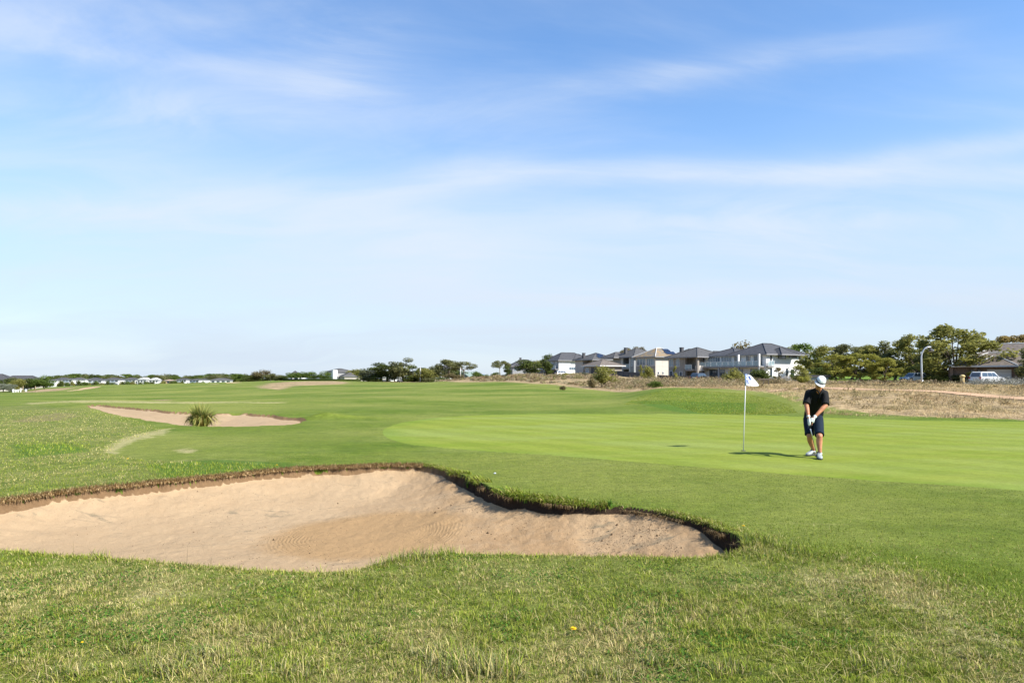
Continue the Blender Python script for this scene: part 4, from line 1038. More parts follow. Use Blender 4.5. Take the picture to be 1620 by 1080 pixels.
heath('bank_tufts', [([(1285,33),(1400,29.5),(1620,27),(1700,27),(1700,31),(1620,32),(1480,35.5),(1330,41)], 70, .12, .28), ([(1190,52),(1240,44),(1290,36),(1300,40),(1250,60),(1200,70)], 60, .15, .4), ([(1300,50),(1440,45),(1620,38),(1700,40),(1620,60),(1440,70),(1300,75)], 50, .15, .4)], 46, .10, 'olive and brown tufts scattered through the dry bank grass', np.array([[.29,.22,.105],[.22,.19,.08],[.33,.25,.13],[.20,.15,.075]]))
heath('silver_scrub', [([(1528,76),(1620,70),(1720,70),(1720,58),(1620,60),(1540,68)], 210, .5, .95)], 60, .08, 'silvery lavender like scrub before the white car', np.array([[.26,.26,.22],[.20,.20,.16],[.31,.31,.27],[.16,.145,.11]]))

# ---------------------------------------------------------------- houses
GLASS = glassmat('window_glass', (.035,.055,.075), .06)
GLASS_L = glassmat('pale_window_glass', (.09,.13,.17), .10)
def clear_glass():
    m, t = new_mat('balustrade_glass')
    tr = t.n('ShaderNodeBsdfTransparent'); g = t.bsdf((.30,.40,.44), .08, None, .8)
    mx = t.n('ShaderNodeMixShader'); mx.inputs[0].default_value = .5
    t.put(mx.inputs[1], tr.outputs[0]); t.put(mx.inputs[2], g); t.out(mx.outputs[0]); return m
BALGLASS = clear_glass()
def rooftile(name, a, b, lichen=0.0):
    m, t = new_mat(name); o = t.obj(); z = t.xyz(o)[2]
    f = t.noise(o, 2.2, 5, .65); rowv = t.m('FRACT', t.m('MULTIPLY', z, 5.5))
    c = t.mix(t.ss(f, .3, .7), a, b)
    c = t.mix(t.ss(rowv, .0, .25, .35, 0), c, tuple(x*.5 for x in a))
    if lichen:
        n2 = t.noise(o, .9, 6, .7); c = t.mix(t.m('MULTIPLY', t.ss(n2, .44, .60), lichen), c, (.30,.19,.07))
    t.out(t.bsdf(c, .7, t.bump(rowv, .25, .03), .2)); return m
SLATE = rooftile('slate_tiles', (.045,.046,.05), (.08,.08,.085)); GREYT = rooftile('grey_tiles', (.062,.06,.058), (.10,.098,.095))
BROWNT = rooftile('brown_tiles', (.105,.088,.072), (.165,.14,.12)); DARKT = rooftile('dark_tiles', (.045,.045,.05), (.075,.073,.075))
LICHT = rooftile('lichen_tiles', (.13,.115,.095), (.19,.17,.14), .65); GREENT = rooftile('green_metal_roof', (.14,.19,.17), (.20,.25,.22))
WHITE = paint('white_render', (.66,.66,.64), .7, .2, var=.05, scale=.5); CREAM = paint('cream_render', (.44,.405,.36), .8, .2, var=.08)
TAUPE = paint('taupe_render', (.25,.225,.195), .8, .2, var=.1); GREYW = paint('grey_render', (.26,.265,.27), .8, .2, var=.1)
DKGREY = paint('charcoal_render', (.075,.075,.08), .8, .2, var=.1); TRIM = paint('pale_trim', (.50,.50,.49), .6, .3, var=.05)
FASC = paint('grey_fascia', (.20,.20,.205), .6, .3, var=.05); PV = glassmat('solar_glass', (.012,.016,.035), .15)
BRICK = paint('brown_brick', (.20,.145,.11), .9, .1, var=.25, scale=6); TAN = paint('tan_render', (.42,.30,.19), .8, .2)
WFRAME = paint('white_frame', (.62,.62,.61), .5, .3, var=.03); DFRAME = paint('dark_frame', (.05,.05,.055), .5, .3)
class House:
    def __init__(s, name, px, d, yaw, label, z=None, cat='house', group=None):
        x = (px-810)/F*d; s.y = R(yaw)
        s.r = empty(name, (x, d, gz(x, d) - .1 if z is None else z), s.y, label, cat, group)
        s.roofs = 0
    def wall(s, boxes, mat, name='wall', bevel=0):
        mb = MB()
        for b in boxes: mb.box(*b)
        return mb.build(name, mat, s.r, merge=False)
    def roof(s, x0, x1, y0, y1, z, h, mat, ov=.6, name='roof', ridge=None, caps=True, gable=False, axis=None):
        x0 -= ov; x1 += ov; y0 -= ov; y1 += ov; wx, wy = x1-x0, y1-y0
        ax = axis or ('x' if wx >= wy else 'y'); k = .5*min(wx, wy) if ridge is None else ridge
        if gable: k = 0
        if ax == 'x': A, B = (x0+k, (y0+y1)/2, z+h), (x1-k, (y0+y1)/2, z+h)
        else: A, B = ((x0+x1)/2, y0+k, z+h), ((x0+x1)/2, y1-k, z+h)
        E = [(x0,y0,z),(x1,y0,z),(x1,y1,z),(x0,y1,z)]; mb = MB()
        if ax == 'x': fs = [(0,1,5,4),(1,2,5),(2,3,4,5),(3,0,4)]
        else: fs = [(0,1,4),(1,2,5,4),(2,3,5),(3,0,4,5)]
        mb.add(E + [A, B], fs + [(3,2,1,0)])
        o = mb.build(name, mat, s.r); s.last = (x0, x1, y0, y1, z, h, ax, k)
        e = MB(); t = .02; b = .24
        for (p, q, r_, u) in ((x0-t, x1+t, y0-.06, y0-t), (x0-t, x1+t, y1+t, y1+.06)): e.box(p, q, r_, u, z-b, z+.02)
        for (p, q, r_, u) in ((x0-.06, x0-t, y0-.06, y1+.06), (x1+t, x1+.06, y0-.06, y1+.06)): e.box(p, q, r_, u, z-b, z+.02)
        e.build('gutter', FASC if mat not in (BROWNT,) else TRIM, o, merge=False)
        if caps:
            c = MB()
            for P, Q in ((E[0], A), (E[3], A if ax == 'x' else B), (E[1], B if ax == 'x' else A), (E[2], B), (A, B)):
                if (Vector(P) - Vector(Q)).length > .3: c.limb([Vector(P) + Vector((0,0,.03)), Vector(Q) + Vector((0,0,.03))], .10, 6)
            c.build('ridge_cap', s.cap if hasattr(s, 'cap') else mat, o, merge=False)
        return o
    def solar(s, roof, side, a0, a1, t0, t1, n=3):
        x0, x1, y0, y1, z, h, ax, k = s.last; mb = MB()
        run = .5*min(x1-x0, y1-y0)
        if ax == 'y' and side == 'y': run = k
        for i in range(n):
            b0 = a0 + (a1-a0)*i/n + .03; b1 = a0 + (a1-a0)*(i+1)/n - .03
            def P(a, t):
                zz = z + h*t + .08
                return (a, y0 + run*t, zz) if side == 'y' else (x0 + run*t, a, zz)
            mb.plate([P(b0,t0), P(b1,t0), P(b1,t1), P(b0,t1)], Vector((0,0,.06)))
        mb.build('solar_panel', PV, roof, merge=False)
    def win(s, side, a0, a1, z0, z1, at, n=1, glass=None, frame=None, name='window', proud=.06):
        f, g, t = MB(), MB(), .07
        def bx(m, p, q, r_, u, o0, o1):
            if side == 'y': m.box(p, q, at-o1, at-o0, r_, u)
            else: m.box(at-o1, at-o0, p, q, r_, u)
        bx(f, a0, a1, z0, z0+t, .0, proud); bx(f, a0, a1, z1-t, z1, 0, proud)
        for i in range(n+1):
            c = a0 + (a1-a0-t)*i/n; bx(f, c, c+t, z0+t, z1-t, 0, proud)
        bx(g, a0+.01, a1-.01, z0+.01, z1-.01, .005, .025)
        o = f.build(name, frame or WFRAME, s.r, merge=False); g.build('pane', glass or GLASS, o, merge=False); return o
    def balcony(s, side, a0, a1, z, dep, at, post=True, glass=True, hgt=1.0, mat=None):
        m = MB()
        def bx(mm, p, q, lo, hi, o0, o1):
            if side == 'y': mm.box(p, q, at-o1, at-o0, lo, hi)
            else: mm.box(at-o1, at-o0, p, q, lo, hi)
        bx(m, a0, a1, z-.28, z, .003, dep); o = m.build('balcony', mat or FASC, s.r, merge=False)
        r = MB(); bx(r, a0, a1, z+hgt, z+hgt+.05, dep-.06, dep)
        k = max(2, int((a1-a0)/1.6))
        for i in range(k+1):
            c = a0 + (a1-a0-.06)*i/k; bx(r, c, c+.06, z, z+hgt, dep-.06, dep)
        r.build('railing', WFRAME, o, merge=False)
        if glass:
            g = MB(); bx(g, a0+.07, a1-.07, z+.06, z+hgt-.02, dep-.045, dep-.02); g.build('balustrade_glass', BALGLASS, o, merge=False)
    def posts(s, pts, z0, z1, w_=.35, mat=None):
        for x, y in pts:
            MB().box(x, x+w_, y, y+w_, z0, z1).build('pillar', mat or TRIM, s.r, merge=False)
    def garage(s, side, a0, a1, z1, at, mat=None):
        m = MB(); n = 5
        for i in range(n):
            lo, hi = .05 + (z1-.05)*i/n, .05 + (z1-.05)*(i+1)/n - .02
            if side == 'y': m.box(a0, a1, at-.05, at-.004, lo, hi)
            else: m.box(at-.05, at-.004, a0, a1, lo, hi)
        m.build('garage_door', mat or WHITE, s.r, merge=False)
    def chimney(s, x, y, z0, z1, mat=DKGREY, w_=.7):
        o = MB().box(x, x+w_, y, y+w_, z0, z1-.15).box(x-.06, x+w_+.06, y-.06, y+w_+.06, z1-.15, z1).build('chimney', mat, s.r, merge=False)

# white house, nearest of the row
h = House('house', 1212, 140, 30, 'white two storey house with long glass balcony behind the golf flag'); h.cap = SLATE
h.wall([(0,12,0,17,-1,2.75),(0,12,0,17,3.05,5.45),(-.01,12.01,-.01,17.01,2.75,3.05)], WHITE)
o = h.roof(0, 12, 0, 9.5, 5.45, 2.45, SLATE, .7); h.roof(.3, 9, 8.4, 17, 5.44, 1.75, SLATE, .7); h.roof(3, 8, -1.4, 3, 5.43, 1.45, SLATE, .3)
h.balcony('x', .2, 16.6, 3.0, 1.9, 0); h.posts([(-1.8, .3), (-1.8, 5.5), (-1.8, 11), (-1.8, 16.2)], -.6, 2.72, .35, GREYW)
h.posts([(-1.8, 5.6), (-1.8, .25)], 3.0, 5.45, .35, WHITE)
for a, b, n in ((.8,3.2,2),(3.9,5.2,1),(6.4,8.4,2),(9.0,12.0,4),(12.3,15.9,5)): h.win('x', a, b, 3.1, 5.2, 0, n, GLASS_L if n > 3 else GLASS)
for a, b in ((1,4),(6,9.5),(11,15.5)): h.win('x', a, b, 0, 2.4, 0, 3, GLASS, DFRAME)
for a, b, lo, hi, n in ((3.6,6.0,4.5,5.2,2),(7.1,9.6,4.75,5.15,1),(10.2,10.8,4.4,5.2,1),(1.2,1.7,3.4,5.2,1),(6.1,6.7,.3,2.5,1),(7.6,8.7,.1,2.3,1),(1.2,1.8,.4,2.4,1)): h.win('y', a, b, lo, hi, 0, n, GLASS, DFRAME)
MB().box(9, 9.25, -.18, -.003, 1.9, 2.2).build('wall_lamp', DFRAME, h.r)
MB().box(7.4, 9.8, -.06, -.003, 3.55, 3.62).build('vent', TRIM, h.r)
h.balcony('y', .0, 2.0, 3.0, .5, 0)
# grey brown house
h = House('house', 1097, 153, 30, 'taupe two storey house with dark hip roof left of the white house'); h.cap = GREYT
h.wall([(2.2,9,0,8,-1,5.3),(0,2.2,3.2,8,-1,5.3),(-.02,2.2,-.02,3.2,2.1,2.5)], TAUPE)
h.wall([(0.5,5.5,-1.3,-.02,2.1,3.3)], CREAM, 'balcony_wall'); h.posts([(-.02,-1.3),(-.02,2.6),(5.2,-1.3)], -.8, 5.25, .5, TAUPE)
o = h.roof(0, 9, -1.2, 8, 5.3, 2.25, GREYT, .7); h.chimney(2.6, 6.4, 5.8, 7.7)
h.balcony('x', .5, 2.6, 2.5, .05, 0); h.win('x', 4.4, 5.4, 3.1, 5.0, 0, 2, GLASS_L); h.win('x', 6.4, 7.7, 3.1, 5.0, 0, 2, GLASS_L); h.win('x', 3.5, 4.3, .2, 2.0, 0, 1); h.win('x', 6.6, 7.6, .2, 2.2, 0, 1)
h.win('y', 3, 5, 2.6, 4.9, 0, 2, GLASS, DFRAME); h.garage('y', 2.6, 5.6, 2.0, 0, DKGREY)
# beige house with lichen roof
h = House('house', 1037, 170, 30, 'cream house with orange lichen on its hip roof and roof solar panels'); h.cap = TRIM
h.wall([(0,9,0,7.5,-1,5.45)], CREAM); h.wall([(-.04,-.004,0.02,7.3,-.8,3.1)], TAUPE, 'lower_wall')
o = h.roof(0, 9, 0, 7.5, 5.45, 2.35, LICHT, .7); h.solar(o, 'y', 4.2, 7.6, .25, .55, 4); h.solar(o, 'y', 4.8, 6.9, .6, .85, 3)
h.win('x', .5, 3.2, 3.2, 5.1, 0, 4, GLASS_L); h.win('x', 3.7, 7, 3.3, 5.1, 0, 3, GLASS_L); h.win('y', .6, 1.2, 1.0, 1.7, 0, 1); h.win('y', 2.1, 2.7, 1.0, 1.7, 0, 1); h.win('y', 5, 7, 1, 2.2, 0, 2)
# grey house with covered balcony
h = House('house', 1003, 185, 30, 'grey house with pale pillars and recessed balcony left of the cream house'); h.cap = GREYT
h.wall([(2.5,10,0,9,-1,5.6),(0,2.5,5.2,9,-1,5.6),(-.02,2.5,-.02,5.2,2.2,2.6),(0,2.5,0,1.6,-1,2.2),(0,2.5,0,1.6,2.6,5.6)], GREYW)
h.posts([(-.05,1.55),(-.05,4.8)], -.8, 5.6, .45, TRIM); h.balcony('x', 1.9, 5.0, 2.6, .06, 0)
o = h.roof(0, 10, 0, 9, 5.6, 2.5, GREYT, .7); h.roof(-2, 4, 6, 11, 5.58, 1.5, GREYT, .5)
h.win('x', .3, 1.3, 3.1, 5.2, 0, 2, GLASS_L); h.win('x', 2.6, 4.2, 2.7, 4.8, 2.5, 2, GLASS_L); h.chimney(1.2, 5.0, 6.2, 8.3); h.win('y', 1, 3, 3.2, 4.9, 0, 2)
# brown roofed garage in front
h = House('house', 950, 176, 30, 'low brown roofed garage in front of the row of houses'); h.cap = BROWNT
h.wall([(0,7,0,7,-1,2.7)], TAUPE); h.roof(0, 7, 0, 7, 2.7, 1.7, BROWNT, .7); h.garage('x', 1, 4, 2.2, 0, DKGREY); h.win('x', 5, 6.4, .8, 2.1, 0, 2, GLASS_L); h.win('y', 1, 2.6, .9, 2.1, 0, 2)
# house with solar panels
h = House('house', 938, 200, 30, 'pale house with dark solar panels on its right roof slope'); h.cap = GREYT
h.wall([(2.4,9,0,9,-1,4.9),(0,2.4,5,9,-1,4.9),(-.02,2.4,-.02,5,1.9,2.3),(0,2.4,0,.5,-1,1.9),(0,2.4,0,.5,2.3,4.9)], CREAM)
o = h.roof(0, 9, 0, 9, 4.9, 2.1, GREYT, .6); h.solar(o, 'y', 2.6, 6.6, .2, .5, 4); h.solar(o, 'y', 3.6, 5.6, .55, .8, 3); h.balcony('x', .6, 4.9, 2.3, .06, 0)
h.win('x', 1, 2.4, 2.4, 4.4, 2.4, 2); h.win('x', 3, 4.4, 2.4, 4.4, 2.4, 2, GLASS_L); h.chimney(.6, 5.5, 5.3, 7.0)
# big white wall
h = House('house', 884, 220, 30, 'white house with a large blank bright wall and slate roof'); h.cap = SLATE
h.wall([(0,7,0,6,-1,5.1),(7,12,1.5,6,-1,5.1)], WHITE); h.wall([(-.04,-.004,.1,5.9,-.9,5.0)], GREYW, 'side_wall')
o = h.roof(0, 12, 0, 7, 5.1, 2.6, SLATE, .7); h.roof(5.5, 13, -.5, 6, 5.08, 2.2, SLATE, .4)
h.win('x', 1, 2.2, 2.8, 4.7, -.04, 2, GLASS_L); h.win('x', 3.2, 5, 2.8, 4.7, -.04, 2, GLASS_L); h.balcony('y', 7.1, 11.8, 2.3, .8, 1.5); h.win('y', 8, 9.6, 2.5, 4.6, 1.5, 2); h.win('y', 10.2, 11.6, 2.5, 4.6, 1.5, 2)
h.balcony('x', .2, 5.6, 2.3, 1.2, -.04); h.garage('x', 1, 4.4, 2.0, -.04, DKGREY); h.win('y', 4, 6.5, 1.9, 3.0, 0, 3, GLASS_L)
# far left grey house of the row, low shed and roof behind
h = House('house', 811, 265, 12, 'grey house with slate roof at the left end of the row'); h.cap = SLATE
h.wall([(0,11,0,8,-1,4.6)], GREYW); h.roof(0, 11, 0, 8, 4.6, 2.6, SLATE, .7); h.win('y', .5, 1.6, 2.6, 4.2, 0, 2, GLASS_L); h.win('y', 2.4, 3.4, 2.8, 4.2, 0, 1, GLASS_L); h.win('y', 2.2, 3.2, .2, 1.8, 0, 1); h.chimney(3.6, 3.4, 6.6, 8.0)
h = House('house', 838, 225, 25, 'low brown roofed veranda between the two dark trees'); h.cap = BROWNT
h.wall([(2.4,5,0,5,-1,2.4)], TAUPE); h.roof(0, 5, 0, 5, 2.4, 1.2, BROWNT, .4); h.posts([(.1,.1),(.1,4.4)], -.8, 2.4, .3); h.win('x', 1, 3, .6, 2, 2.4, 2)
h = House('house', 868, 245, 30, 'grey roof peeping out behind the egg shaped tree'); h.cap = GREYT
h.wall([(0,9,0,7,-1,5.0)], GREYW); h.roof(0, 9, 0, 7, 5.0, 2.2, GREYT, .5); h.win('y', .6, 2, 3, 4.4, 0, 2, GLASS_L)
h = House('house', 958, 245, 30, 'slate roofed house behind the solar panel house'); h.cap = SLATE
h.wall([(0,11,0,9,-1,5.6)], GREYW); h.roof(0, 11, 0, 9, 5.6, 2.2, SLATE, .6); h.win('x', 1, 3, 3, 4.6, 0, 2); h.win('y', 1, 3, 3, 4.6, 0, 2)
h = House('house', 1090, 215, 30, 'grey roofed house showing its ridge between cream and taupe houses'); h.cap = GREYT
h.wall([(0,11,0,9,-1,7.0)], GREYW); h.roof(0, 11, 0, 9, 7.0, 2.6, GREYT, .6); h.win('x', 1, 3, 4, 5.6, 0, 2); h.win('y', 1, 3, 4, 5.6, 0, 2)
h = House('house', 1140, 205, 30, 'flat topped roof visible between taupe and white houses'); h.cap = SLATE
h.wall([(0,10,0,9,-1,6.4)], GREYW); h.roof(0, 10, 0, 9, 6.4, 2.2, SLATE, .6, ridge=2.5); h.win('x', 1, 3, 4, 5.6, 0, 2); h.win('y', 1, 3, 4, 5.6, 0, 2)
# tiled house on the right
h = House('house', 1549, 108, 52, 'brown brick house with stepped tiled roof and pale garage door on the right'); h.cap = TRIM
h.wall([(.9,12,-13,4.2,-1,2.85)], BRICK); o = h.roof(.3, 9, -12.5, 3.4, 2.85, 2.1, BROWNT, .55)
h.roof(3.5, 13, -11, 2.2, 3.8, 2.7, BROWNT, .5); h.roof(-.6, 4, -4.6, .6, 2.84, 1.5, BROWNT, .35); h.wall([(4,12.5,-10.5,1.7,2.8,3.8)], BRICK, 'upper_wall')
h.garage('x', -4.1, -1.0, 2.25, .9); h.win('x', -.2, 1.2, .5, 2.2, .9, 2, GLASS, DFRAME); h.win('x', -7.6, -5.6, .1, 2.2, .9, 2, GLASS, DFRAME); h.posts([(.0,-4.9),(.0,.3),(.0,3.5)], -.6, 2.8, .4, BRICK)
MB().box(.2, 3, -6.1, -6.0, -.3, .9).build('side_fence', DFRAME, h.r)
# two storey house beyond the fairway
h = House('house', 531, 330, 30, 'far two storey grey roofed house with white tower and low wing'); h.cap = GREYT
h.wall([(0,9,2.5,16,-1,4.6)], GREYW); h.roof(0, 9, 2.5, 16, 4.6, 1.4, GREYT, .6); h.wall([(-1.2,1.0,.2,2.45,-1,5.2)], WHITE, 'tower'); h.wall([(1.05,4,-.4,2.45,-1,2.5)], CREAM, 'porch_wall')
for a in (3.4, 6.4, 9.2, 12.4): h.win('x', a, a+1.9, 2.6, 4.3, 0, 2); h.win('x', a, a+1.9, .2, 1.9, 0, 2)
h.balcony('x', 3, 10, 2.2, .8, 0); h.wall([(2,12,-8,-.45,-1,2.2)], CREAM, 'wing_wall'); h.roof(2, 12, -8, -.45, 2.2, 2.0, GREYT, .5)
MB().box(-13, 14, -5.2, -4.8, -.6, .55).build('garden_wall', CREAM, h.r)
tag(MB().limb([((448-810)/F*316, 316, gz((448-810)/F*316, 316)+.25), ((500-810)/F*312, 312, gz((500-810)/F*312, 312)+.35), ((570-810)/F*306, 306, gz((570-810)/F*306, 306)+.3)], .62, 8).build('hedge', LM['dark'], None, True), 'long low clipped hedge below the far two storey house', 'hedge')
h = House('house', 462, 345, 30, 'far white house with a dark pyramid roof left of the round trees'); h.cap = DARKT
h.wall([(0,4,0,4,-1,2.9)], WHITE); h.roof(0, 4, 0, 4, 2.9, 2.0, DARKT, .5); h.wall([(4.02,6,-3,4,-1,1.9)], WHITE, 'porch_wall'); h.win('x', 1, 3, .6, 2.2, 0, 2); h.win('y', 1, 3, .6, 2.2, 0, 2)
# green roofed cottage behind the dry crest
h = House('house', 741, 290, 62, 'white cottage with a green gable roof behind the dry crest', z=-.3); h.cap = GREENT
h.wall([(0,12,0,6.5,-1,2.3)], WHITE); h.roof(0, 12, 0, 6.5, 2.3, 2.0, GREENT, .5, gable=True); h.win('x', 2, 4, .8, 1.9, 0, 2); h.win('y', 2, 4, .8, 1.9, 0, 2)
MB().prism([(0,2.3),(6.5,2.3),(3.25,4.25)], 'x', .05, .3).build('gable_wall', WHITE, h.r)
h = House('shed', 757, 300, 20, 'low blue roofed shed right of the green roofed cottage', z=-.2, cat='shed'); h.cap = GREYW
h.wall([(0,5,0,4,-1,2.4)], WHITE); h.roof(0, 5, 0, 4, 2.4, .9, paint('blue_roof', (.22,.30,.42), .5), .3); h.win('y', 1, 2.5, 1, 2, 0, 1)
h = House('shed', 689, 268, 20, 'small green roofed shelter below the gum trees', cat='shed'); h.cap = GREENT
h.wall([(0,2.4,0,2,-.6,1.5)], DKGREY); h.roof(0, 2.4, 0, 2, 1.5, .5, GREENT, .35); h.win('y', .5, 1.5, .6, 1.2, 0, 1)
h = House('house', 696, 335, 20, 'dark roof showing between the gum trees'); h.cap = DARKT
h.wall([(0,9,0,7,-1,5.6)], WHITE); h.roof(0, 9, 0, 7, 5.6, 2.2, DARKT, .5); h.win('y', 1, 3, 3, 4.5, 0, 2); h.win('x', 1, 3, 3, 4.5, 0, 2)
h = House('house', 614, 340, 25, 'white house glimpsed through the dark gum clump'); h.cap = DARKT
h.wall([(0,7,0,7,-1,4.6)], WHITE); h.roof(0, 7, 0, 7, 4.6, 1.6, DARKT, .5); h.win('y', 1, 3, 2.6, 4.1, 0, 2); h.win('x', 1, 3, 2.6, 4.1, 0, 2)
# dark roofed house at the left edge
h = House('house', -2, 290, 15, 'large dark roofed house behind the trees on the far left', z=-5); h.cap = DARKT
h.wall([(-14,12,0,12,-1,4.6)], CREAM); h.roof(-14, 5, 0, 12, 4.6, 3.5, DARKT, .7); h.roof(-2, 15, 1.5, 11, 4.58, 2.8, DARKT, .5)
for a in (-9, -2, 5): h.win('y', a, a+2, 1, 3, 0, 2)
h.wall([(12.02,14.5,2,10,-1,4.6)], CREAM, 'wing_wall'); h.win('y', 9, 10.6, 1, 3, 0, 2)
# far row of white houses
FH = [(76,590,14,'flat','long grey roofed white house at the left end of the far row'),(88,640,12,'bal','far white house with dark balconies beside the trees'),(106,600,12,'hip','low white house right of the dark balconies'),(119,640,11,'hip','dark roofed white house left of the far bunker top'),
      (150,600,14,'hip','white house behind the far bunker top'),(163,630,11,'hip','white house with grey roof right of the far bunker'),(178,600,13,'hip','cream fronted white house in the middle of the far row'),(190,625,11,'hip','grey roofed white house above the dark pond wall'),
      (206,600,11,'hip','white house with slate roof between garden trees'),(224,600,9,'gab','white gabled house with three windows in the far row'),(243,600,9,'gab','plain white gabled house in the far row'),(266,595,11,'tan','tan house with a dark veranda in the far row'),
      (287,600,10,'bal','square white house with many windows in the far row'),(307,600,11,'hip','white house with two balconies right of the square one'),(318,630,8,'hip','small white house between trees at the right of the far row'),(349,560,19,'wide','wide low white house with grey roof at the right end of the far row')]
for px, d, wm, kd, lab in FH:
    h = House('house', px, d, random.uniform(-12, 14), lab, z=-5.7, group='white houses of the far row'); h.cap = SLATE
    wm *= .82; hw = wm/2; body = TAN if kd == 'tan' else WHITE; hgt = {'wide': 4.2, 'tan': 4.6}.get(kd, random.uniform(4.8, 5.6))
    if kd == 'wide': hgt = 5.2
    h.wall([(-hw, hw, 0, 10, -1, hgt)], body)
    rf = {'tan': paint('tan_roof', (.36,.26,.18)), 'wide': GREYT, 'gab': TRIM}.get(kd, random.choice([SLATE, GREYT, DARKT]))
    h.roof(-hw, hw, 0, 10, hgt, {'flat': .7, 'wide': 1.6, 'gab': 2.0}.get(kd, 1.1), rf, .5, gable=(kd == 'gab'), axis='y' if kd == 'gab' else None)
    if kd == 'gab': MB().prism([(-hw, hgt), (hw, hgt), (0, hgt+2.0)], 'y', .02, .3).build('gable_wall', body, h.r)
    nw = 4 if kd in ('bal', 'wide') else 3
    for i in range(nw):
        a = -hw + wm*(i+.2)/nw
        for lo in (.6, hgt-2.1): h.win('y', a, a + wm*.62/nw, lo, lo+1.6, 0, 2, GLASS, DFRAME if kd in ('bal', 'tan') else WFRAME)
    if kd in ('bal', 'flat', 'hip'): h.balcony('y', -hw*.8, hw*.6, hgt-2.4, 1.2, 0)
for px in range(98, 205, 26):   # second row showing only pale upper walls
    h = House('house', px + random.uniform(-3, 3), 690, random.uniform(-10, 10), 'pale upper storey of a house in the second far row', z=-6.4, group='houses of the second far row'); h.cap = GREYT
    h.wall([(-6, 6, 0, 9, -1, 6.2)], WHITE); h.roof(-6, 6, 0, 9, 6.2, 1.7, random.choice([GREYT, SLATE]), .5)
    for a in (-4.5, -1, 2.5): h.win('y', a, a+2, 3.8, 5.6, 0, 2, GLASS, DFRAME)
def fence(name, p, q, hgt, mat, label):
    (ax, ad), (bx_, bd_) = p, q; A, B = Vector(((ax-810)/F*ad, ad, 0)), Vector(((bx_-810)/F*bd_, bd_, 0)); k = max(2, int((B-A).length/2.4))
    r = empty(name, (A.x, A.y, 0), 0, label, 'fence'); m = MB()
    for i in range(k):
        a, b = A.lerp(B, i/k), A.lerp(B, (i+1)/k); za, zb = gz(a.x, a.y), gz(b.x, b.y); a, b = a - A, b - A
        m.plate([(a.x, a.y, za-.1), (b.x, b.y, zb-.1), (b.x, b.y, zb+hgt), (a.x, a.y, za+hgt)], Vector((0, .06, 0)))
        MB().box(a.x-.06, a.x+.06, a.y-.10, a.y-.005, za-.1, za+hgt+.08).build('post', mat, r)
    m.build('panels', mat, r, merge=False)
fence('garden_fence', (962, 166), (1030, 148), 1.2, DKGREY, 'low charcoal garden fence below the grey and cream houses')
fence('garden_fence', (1040, 150), (1118, 131), 1.0, DKGREY, 'low charcoal garden fence below the taupe house')
fence('garden_fence', (1218, 128), (1275, 124), .8, WHITE, 'low white garden wall below the white house')
# kiosk behind the golfer
h = House('shed', 1279, 112, 4, 'blue grey shed with a flat black roof behind the golfer', cat='shed'); 
h.wall([(0,3.4,0,2.4,-.5,.78)], paint('blue_grey_boards', (.17,.25,.28), .7)); 
MB().box(-.25, 3.65, -.3, 2.6, .782, 1.12).build('roof', DFRAME, h.r); MB().box(-.1, .12, -.06, -.003, -.4, .7).build('corner_post', WHITE, h.r)

